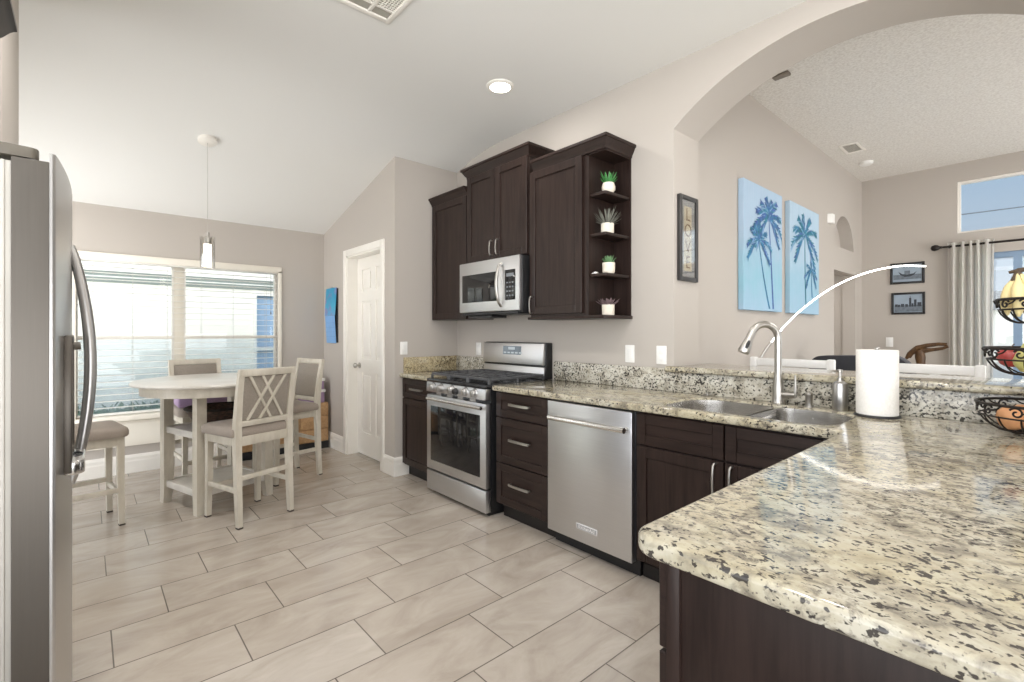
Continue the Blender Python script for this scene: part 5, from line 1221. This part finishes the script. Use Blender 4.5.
# curtain and rod
bm = NB(); yr = YFAR - 0.085
rd = thing('curtain_rod', 'dark bronze curtain rod with a finial above the sliding door', 'curtain rod', (0.4, yr, 2.235))
add_tube(bm, [(-0.85, yr, 2.235), (1.7, yr, 2.235)], 0.012, 12); obj('rod', bm, M_IRON, rd)
bm = NB(); add_lathe(bm, [(0, 0), (0.016, 0.004), (0.014, 0.02), (0.030, 0.04), (0.036, 0.065), (0.026, 0.09), (0.010, 0.10), (0, 0.10)], n=20, M=Matrix.Translation((-0.85, yr, 2.235)) @ Matrix.Rotation(R(-90), 4, 'Y')); obj('finial', bm, M_IRON, rd)
bm = NB(); add_box(bm, -0.80, -0.785, yr - 0.005, YFAR, 2.22, 2.25, 0.003); obj('bracket', bm, M_IRON, rd)
bm = NB(); n = 90; cols = []
for i in range(n + 1):
    u = i / n; x = -0.80 + 0.36 * u; y = yr + (0.034 * math.sin(u * 2 * PI * 5.5) if u > 0.0 else 0)
    cols.append([bm.verts.new((x + 0.006 * math.sin(z * 2 + u * 9), y * 1.0, z)) for z in (0.015, 0.6, 1.2, 1.8, 2.275)])
for A, B in zip(cols[:-1], cols[1:]):
    for j in range(4): bm.faces.new((A[j], B[j], B[j + 1], A[j + 1]))
bmesh.ops.solidify(bm, geom=bm.faces[:], thickness=0.004)
tag(obj('pleated_curtain', bm, M_CURT, angle=60), 'white pleated curtain panel drawn to the left of the sliding door', 'curtain')

# bar stools behind the ledge
def make_stool():
    r = thing('bar_stool', 'x', 'stool', (0, 0, 0))          # front (towards the ledge) = local -Y
    bm = NB(); add_box(bm, -0.20, 0.20, -0.20, 0.19, 0.70, 0.745, 0.015, 3); obj('seat', bm, M_WHITE, r, local=True)
    for sx in (-1, 1):
        bm = NB(); add_box(bm, sx * 0.18 - 0.02, sx * 0.18 + 0.02, -0.19, -0.15, 0, 0.70, 0.004); obj('leg', bm, M_WHITE, r, local=True)
        bm = NB(); add_box(bm, sx * 0.235 - 0.022, sx * 0.235 + 0.022, 0.16, 0.20, 0, 1.105, 0.008); obj('leg', bm, M_WHITE, r, local=True)
    bm = NB(); add_box(bm, -0.225, 0.225, 0.168, 0.194, 1.045, 1.098, 0.008); obj('top_rail', bm, M_WHITE, r, local=True)
    bm = NB(); add_box(bm, -0.225, 0.225, 0.168, 0.190, 0.86, 0.90, 0.005); obj('back_slat', bm, M_WHITE, r, local=True)
    bm = NB(); add_box(bm, -0.18, 0.18, -0.18, -0.16, 0.26, 0.30, 0.004); add_box(bm, -0.22, 0.22, 0.165, 0.19, 0.26, 0.30, 0.004); obj('footrest', bm, M_WHITE, r, local=True)
    return r
s1_ = make_stool(); s2_ = copy_tree(s1_)
for o, (x, lb) in zip((s1_, s2_), ((-1.18, 'white bar stool behind the ledge left, its top rail seen behind the faucet'), (-0.50, 'white bar stool behind the ledge right of the paper towel roll'))):
    o.location = (x, 3.36, 0); o['label'] = lb; o['group'] = 'white bar stools behind the ledge'

# dark armchair
ac_ = thing('armchair', 'dark grey upholstered armchair whose back rises beyond the bar ledge', 'armchair', (-1.14, 4.80, 0), R(0))
bm = NB(); add_box(bm, -0.38, 0.38, -0.36, 0.30, 0.14, 0.44, 0.05, 4); obj('seat', bm, M_DARKF, ac_, local=True)
bm = NB(); bk = rounded_poly([(-0.37, 0.40), (0.37, 0.40), (0.37, 1.09), (-0.37, 1.06)], [0.02, 0.02, 0.16, 0.10], 8)
add_prism(bm, [(x, z) for x, z in bk], 'y', 0.20, 0.38, bev=0.03); obj('backrest', bm, M_DARKF, ac_, local=True, angle=60)
for sx in (-1, 1):
    bm = NB(); add_box(bm, sx * 0.40 - 0.05, sx * 0.40 + 0.05, -0.38, 0.34, 0.14, 0.62, 0.05, 4); obj('arm', bm, M_DARKF, ac_, local=True)
for sx in (-1, 1):
    for y in (-0.30, 0.26):
        bm = NB(); add_box(bm, sx * 0.36 - 0.025, sx * 0.36 + 0.025, y - 0.025, y + 0.025, 0, 0.145, 0.004); obj('leg', bm, M_BLACK, ac_, local=True)

# console with a bent wood ornament
cs = thing('console_table', 'small white console table against the far wall', 'table', (-1.16, 7.05, 0))
bm = NB(); add_box(bm, -1.46, -0.86, 6.86, 7.26, 0.83, 0.87, 0.006); obj('tabletop', bm, M_WHITE, cs)
for x in (-1.43, -0.89):
    for y in (6.89, 7.23):
        bm = NB(); add_box(bm, x - 0.022, x + 0.022, y - 0.022, y + 0.022, 0, 0.83, 0.003); obj('leg', bm, M_WHITE, cs)
bm = NB(); oy = 6.98
loop = [(-0.975, 0.99), (-0.955, 1.045), (-0.90, 1.10), (-0.82, 1.13), (-0.72, 1.148), (-0.655, 1.145), (-0.645, 1.125), (-0.69, 1.10), (-0.78, 1.082), (-0.87, 1.07)]
add_tube(bm, [(x - 0.13, oy, z) for x, z in loop], [0.020, 0.028, 0.030, 0.024, 0.019, 0.018, 0.017, 0.016, 0.020, 0.034], 10)
add_tube(bm, [(-1.01, oy, 1.075), (-1.005, oy, 1.0), (-1.0, oy, 0.93), (-1.005, oy, 0.871)], [0.040, 0.048, 0.040, 0.05], 12)
add_tube(bm, [(-1.135, oy, 0.965), (-1.10, oy, 1.03), (-1.045, oy, 1.075)], [0.012, 0.026, 0.034], 10)
tag(obj('wood_sculpture', bm, M_BRANCH, angle=60), 'looping brown bent-wood ornament beyond the ledge, below the city print', 'sculpture')

# ------------------------------------------------------------------ tiered fruit stand
FSX, FSY = -0.028, 2.51
fs = thing('fruit_basket_stand', 'three tier dark wire fruit basket at the right edge of the counter', 'fruit stand', (FSX, FSY, CZ1))
bm = NB(); add_tube(bm, [(FSX, FSY, CZ1 + 0.005), (FSX, FSY, 1.62)], 0.006, 10)
add_tube(bm, [(FSX + 0.028 * math.cos(a * PI / 8), FSY, 1.648 + 0.028 * math.sin(a * PI / 8)) for a in range(16)], 0.004, 8, closed=True); obj('pole', bm, M_IRON, fs)
def spiral(bm, c, ax, s0, r, flip, th=0.0032):
    pts = []
    for i in range(22):
        a = i / 21 * 2.2 * PI * 2 * 0.55; q = r * (1 - 0.78 * i / 21); pts.append(c + ax * (math.cos(a + s0) * q * flip) + Vector((0, 0, math.sin(a + s0) * q)))
    add_tube(bm, pts, th, 6)
def basket(zr, rt, zb):
    h = zr - zb; bm = NB(); prof = lambda u: (rt * (0.40 + 0.60 * math.sin(u * PI / 2) ** 0.85), zb + h * (1 - math.cos(u * PI / 2)) )
    ring = lambda r, z, th: add_tube(bm, [(FSX + r * math.cos(2 * PI * i / 48), FSY + r * math.sin(2 * PI * i / 48), z) for i in range(48)], th, 8, closed=True)
    ring(rt, zr, 0.0050); r2, z2 = prof(0.72); ring(r2, z2, 0.0030); ring(prof(0)[0], zb, 0.0036)
    for k in range(16):
        a = 2 * PI * k / 16; pts = []
        for i in range(9):
            u = 0.74 * i / 8; r, z = prof(u); pts.append((FSX + r * math.cos(a + 0.12 * u), FSY + r * math.sin(a + 0.12 * u), z))
        add_tube(bm, pts, 0.0028, 6)
    for k in range(12):
        a = 2 * PI * (k + 0.3) / 12; rm = (rt + r2) / 2 + 0.002; c = Vector((FSX + rm * math.cos(a), FSY + rm * math.sin(a), (zr + z2) / 2)); tx = Vector((-math.sin(a), math.cos(a), 0))
        rr = (zr - z2) * 0.46; spiral(bm, c, tx, 0.5, rr, 1 if k % 2 else -1)
        add_tube(bm, [c + tx * rr * 0.8, c + tx * rr * 1.8 + Vector((0, 0, rr * 0.3)), c + tx * rr * 2.6 + Vector((0, 0, rr * 0.95))], 0.0028, 6)
    for k in range(4):
        a = PI * k / 4 * 2; add_tube(bm, [(FSX, FSY, zb), (FSX + prof(0)[0] * math.cos(a), FSY + prof(0)[0] * math.sin(a), zb)], 0.003, 6)
    obj('basket', bm, M_IRON, fs)
basket(1.025, 0.172, 0.924); basket(1.222, 0.150, 1.128); basket(1.396, 0.118, 1.312)
for k in range(3):
    bm = NB(); a = 2 * PI * k / 3 + 0.4
    add_tube(bm, [(FSX + 0.066 * math.cos(a), FSY + 0.066 * math.sin(a), 0.926), (FSX + 0.085 * math.cos(a), FSY + 0.085 * math.sin(a), 0.919), (FSX + 0.094 * math.cos(a), FSY + 0.094 * math.sin(a), 0.921)], 0.0042, 8); obj('foot', bm, M_IRON, fs)
# fruit
M_ORNG = plain('orange_peel', srgb(206, 150, 104), 0.5, var=0.1, scale=20, bump=0.3); M_APPLE = plain('red_apple_skin', srgb(176, 70, 66), 0.3, var=0.25, scale=14)
M_PEAR = plain('yellow_green_skin', srgb(196, 190, 118), 0.4, var=0.12, scale=14); M_BAN = plain('banana_peel', srgb(222, 204, 150), 0.5, var=0.08, scale=18); M_STEM = plain('dark_stem', srgb(78, 62, 44), 0.7, var=0.2)
def fruit(nm, m, x, y, z, r, label, grp, sc=(1, 1, 0.93), pear=False):
    g_ = thing(nm, label, nm.replace('_', ' '), (x, y, z - r), 0, grp)
    bm = NB()
    if pear: add_lathe(bm, [(0, -r), (r * 0.5, -r * 0.95), (r * 0.95, -r * 0.35), (r, 0.05 * r), (r * 0.8, r * 0.6), (r * 0.5, r * 1.15), (r * 0.35, r * 1.5), (0, r * 1.6)], (x, y, z), 22); zt_ = z + r * 1.58
    else: add_lathe(bm, [(0, -r * 0.86), (r * 0.35, -r * 0.92), (r * 0.75, -r * 0.66), (r, -0.05 * r), (r * 0.9, r * 0.5), (r * 0.55, r * 0.86), (r * 0.2, r * 0.88), (0, r * 0.78)], (x, y, z), 22); zt_ = z + r * 0.76
    obj('skin', bm, m, g_, angle=80)
    bm = NB(); add_tube(bm, [(x, y, zt_), (x + 0.004, y, zt_ + 0.012), (x + 0.01, y - 0.003, zt_ + 0.02)], 0.0018, 6); obj('stem', bm, M_STEM, g_)
fruit('orange', M_ORNG, FSX - 0.075, FSY - 0.045, 0.974, 0.043, 'pale orange at the left of the bottom basket', 'oranges in the bottom basket')
fruit('orange', M_ORNG, FSX + 0.020, FSY - 0.088, 0.974, 0.043, 'pale orange at the front of the bottom basket', 'oranges in the bottom basket')
fruit('orange', M_ORNG, FSX + 0.085, FSY + 0.02, 0.974, 0.043, 'pale orange at the right of the bottom basket', 'oranges in the bottom basket')
fruit('orange', M_ORNG, FSX - 0.045, FSY + 0.070, 0.974, 0.043, 'pale orange at the back of the bottom basket', 'oranges in the bottom basket')
fruit('apple', M_APPLE, FSX - 0.082, FSY + 0.022, 1.188, 0.038, 'red apple at the left rim of the middle basket', 'apples in the middle basket')
fruit('apple', M_APPLE, FSX + 0.055, FSY - 0.075, 1.180, 0.038, 'red apple at the right front of the middle basket', 'apples in the middle basket')
fruit('pear', M_PEAR, FSX - 0.034, FSY - 0.070, 1.180, 0.040, 'yellow green pear standing in the middle basket', 'pears in the middle basket', pear=True)
fruit('pear', M_PEAR, FSX + 0.01, FSY + 0.075, 1.180, 0.040, 'second yellow green pear behind the pole of the middle basket', 'pears in the middle basket', pear=True)
bn = thing('banana_bunch', 'bunch of yellow bananas with dark stems in the top basket', 'bananas', (FSX - 0.02, FSY - 0.05, 1.33))
top = Vector((FSX - 0.062, FSY - 0.030, 1.492))
for k, (dx, dy, L_) in enumerate(((-0.028, -0.004, 0.152), (0.004, -0.044, 0.158), (0.046, -0.030, 0.158), (0.064, 0.012, 0.150))):
    bm = NB(); pts = []; n = 12
    for i in range(n + 1):
        q_ = i / n; pts.append(top + Vector((dx * math.sin(q_ * 2.0), dy * math.sin(q_ * 2.0), -L_ * q_)))
    rad_ = [0.0055, 0.006, 0.0075, 0.012, 0.0165, 0.0180, 0.0185, 0.0185, 0.018, 0.0165, 0.014, 0.010, 0.004]
    add_tube(bm, pts, rad_, 8); obj('banana', bm, M_BAN, bn, angle=50)
bm = NB()
add_tube(bm, [top + Vector((-0.014, -0.004, -0.036)), top + Vector((-0.003, 0, -0.008)), top + Vector((0.004, 0.0, 0.008)), top + Vector((0.022, 0.004, 0.012))], [0.0075, 0.009, 0.009, 0.006], 8)
add_tube(bm, [top + Vector((-0.022, 0.004, 0.002)), top + Vector((0.0, 0, 0.005)), top + Vector((0.026, -0.003, 0.010))], [0.005, 0.008, 0.006], 8)
add_tube(bm, [top + Vector((0.004, -0.012, -0.034)), top + Vector((0.002, 0, -0.004))], [0.0075, 0.009], 8); obj('stem', bm, M_STEM, bn)

# ------------------------------------------------------------------ outside
bm = NB(); add_box(bm, -30, -5.80, -25, 30, -0.22, -0.16)
t = NT('lawn'); v = t.coords(); n = t.noise(v, 3, 6, 0.7); t.set(color=t.ramp(n, [(0.3, srgb(74, 98, 66)), (0.7, srgb(128, 150, 108))]), rough=0.95); M_LAWN = t.m
g1 = struct('ground_side', bm, M_LAWN)
bm = NB(); add_box(bm, -12, 30, 7.6, 60, -0.14, -0.06); struct('ground_patio', bm, plain('patio_concrete', srgb(196, 190, 180), 0.8))
NX = -8.6
nh = thing('neighbour_house', 'pale stucco house wall next door seen through the blinds', 'house', (NX - 1.5, 1.5, -0.16))
M_STUC = m_wall('pale_stucco', srgb(240, 236, 226), 90, 0.25)
bm = NB(); add_box(bm, NX - 3, NX, -12, 2.06, -0.16, 2.30); add_box(bm, NX - 3, NX, 2.40, 14, -0.16, 2.30); add_box(bm, NX - 3, NX, 2.06, 2.40, 1.87, 2.30); add_box(bm, NX - 3, NX, 2.06, 2.40, -0.16, 0.10)
obj('wall', bm, M_STUC, nh)
bm = NB(); add_box(bm, NX, NX + 0.03, -12, 14, 2.115, 2.36); obj('fascia', bm, M_TRIM, nh)
bm = NB(); add_box(bm, NX, NX + 0.022, -12, 14, 1.962, 2.115); fz = obj('soffit_shade', bm, plain('grey_green_soffit_shade', srgb(128, 136, 130), 0.6), nh)  # grey-green band paints the shade under the soffit
bm = NB(); add_box(bm, NX, NX + 0.026, -12, 14, 2.030, 2.046); obj('soffit_strip', bm, M_TRIM, fz)
bm = NB(); add_prism(bm, [(NX + 0.10, 2.42), (NX - 3.2, 3.4), (NX - 3.2, 3.3), (NX + 0.10, 2.36)], 'y', -12, 14); obj('roof', bm, plain('grey_shingle', srgb(150, 146, 140), 0.9), nh)
wf = None
bm = NB()
for y0, y1, z0, z1 in ((2.02, 2.07, 0.06, 1.92), (2.40, 2.45, 0.06, 1.92), (2.07, 2.40, 1.87, 1.92), (2.07, 2.40, 0.06, 0.11), (2.07, 2.40, 0.98, 1.02)): add_box(bm, NX - 0.02, NX + 0.03, y0, y1, z0, z1)
wf = obj('window', bm, M_TRIM, nh)
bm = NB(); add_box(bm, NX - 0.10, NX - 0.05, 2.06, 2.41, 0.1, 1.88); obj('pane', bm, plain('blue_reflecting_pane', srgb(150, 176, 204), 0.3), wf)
# clipped hedge under the neighbour's wall
bm = NB(); rnd = random.Random(4)
for i in range(4000):
    x, y, z = NX + rnd.uniform(0.2, 0.62), rnd.uniform(-3.0, 4.2), rnd.uniform(-0.12, 0.29)
    a, b = rnd.uniform(0, 2 * PI), rnd.uniform(-0.6, 1.0); d = Vector((math.cos(a) * math.cos(b), math.sin(a) * math.cos(b), math.sin(b))); s = d.cross(Vector((0, 0, 1))).normalized()
    p = Vector((x, y, z)); bm.faces.new([bm.verts.new(q) for q in (p, p + d * 0.06 + s * 0.022, p + d * 0.12, p + d * 0.06 - s * 0.022)])
add_box(bm, NX + 0.22, NX + 0.55, -3.0, 4.2, -0.16, 0.24)
tag(obj('hedge', bm, plain('hedge_leaf', srgb(92, 120, 88), 0.7, var=0.3), smooth=False), 'low green hedge under the stucco wall outside the window', 'hedge')
# screen enclosure and far house behind the sliding door
pe = thing('patio_enclosure', 'pale framed patio screen cage outside the sliding door', 'patio enclosure', (0.5, 11, -0.06))
M_ALU = plain('white_aluminium', srgb(206, 210, 214), 0.5)
for x in (-2.6, -1.2, 0.2, 1.6, 3.0):
    bm = NB(); add_box(bm, x - 0.03, x + 0.03, 11.5, 11.56, -0.06, 2.35); obj('post', bm, M_ALU, pe)
for z in (1.0, 2.35):
    bm = NB(); add_box(bm, -4.0, 4.4, 11.5, 11.56, z - 0.03, z + 0.03); obj('beam', bm, M_ALU, pe)
fh = thing('distant_house', 'white house far beyond the patio', 'house', (3.5, 32, -0.06))
bm = NB(); add_box(bm, -6, 16, 30, 34, -0.06, 2.3); obj('wall', bm, M_STUC, fh)
bm = NB(); add_prism(bm, [(29.5, 2.25), (32, 3.2), (34.5, 2.25)], 'x', -6.5, 16.5); obj('roof', bm, plain('grey_far_shingle', srgb(158, 154, 148), 0.9), fh)

bm = NB(); add_tube(bm, [(-8, 11.5, 3.40), (0, 11.5, 3.33), (8, 11.5, 3.40)], 0.010, 6)
tag(obj('power_line', bm, plain('grey_cable', srgb(110, 118, 126), 0.6), base=(0, 11.5, 3.33)), 'thin grey cable crossing the sky in the transom window', 'cable')
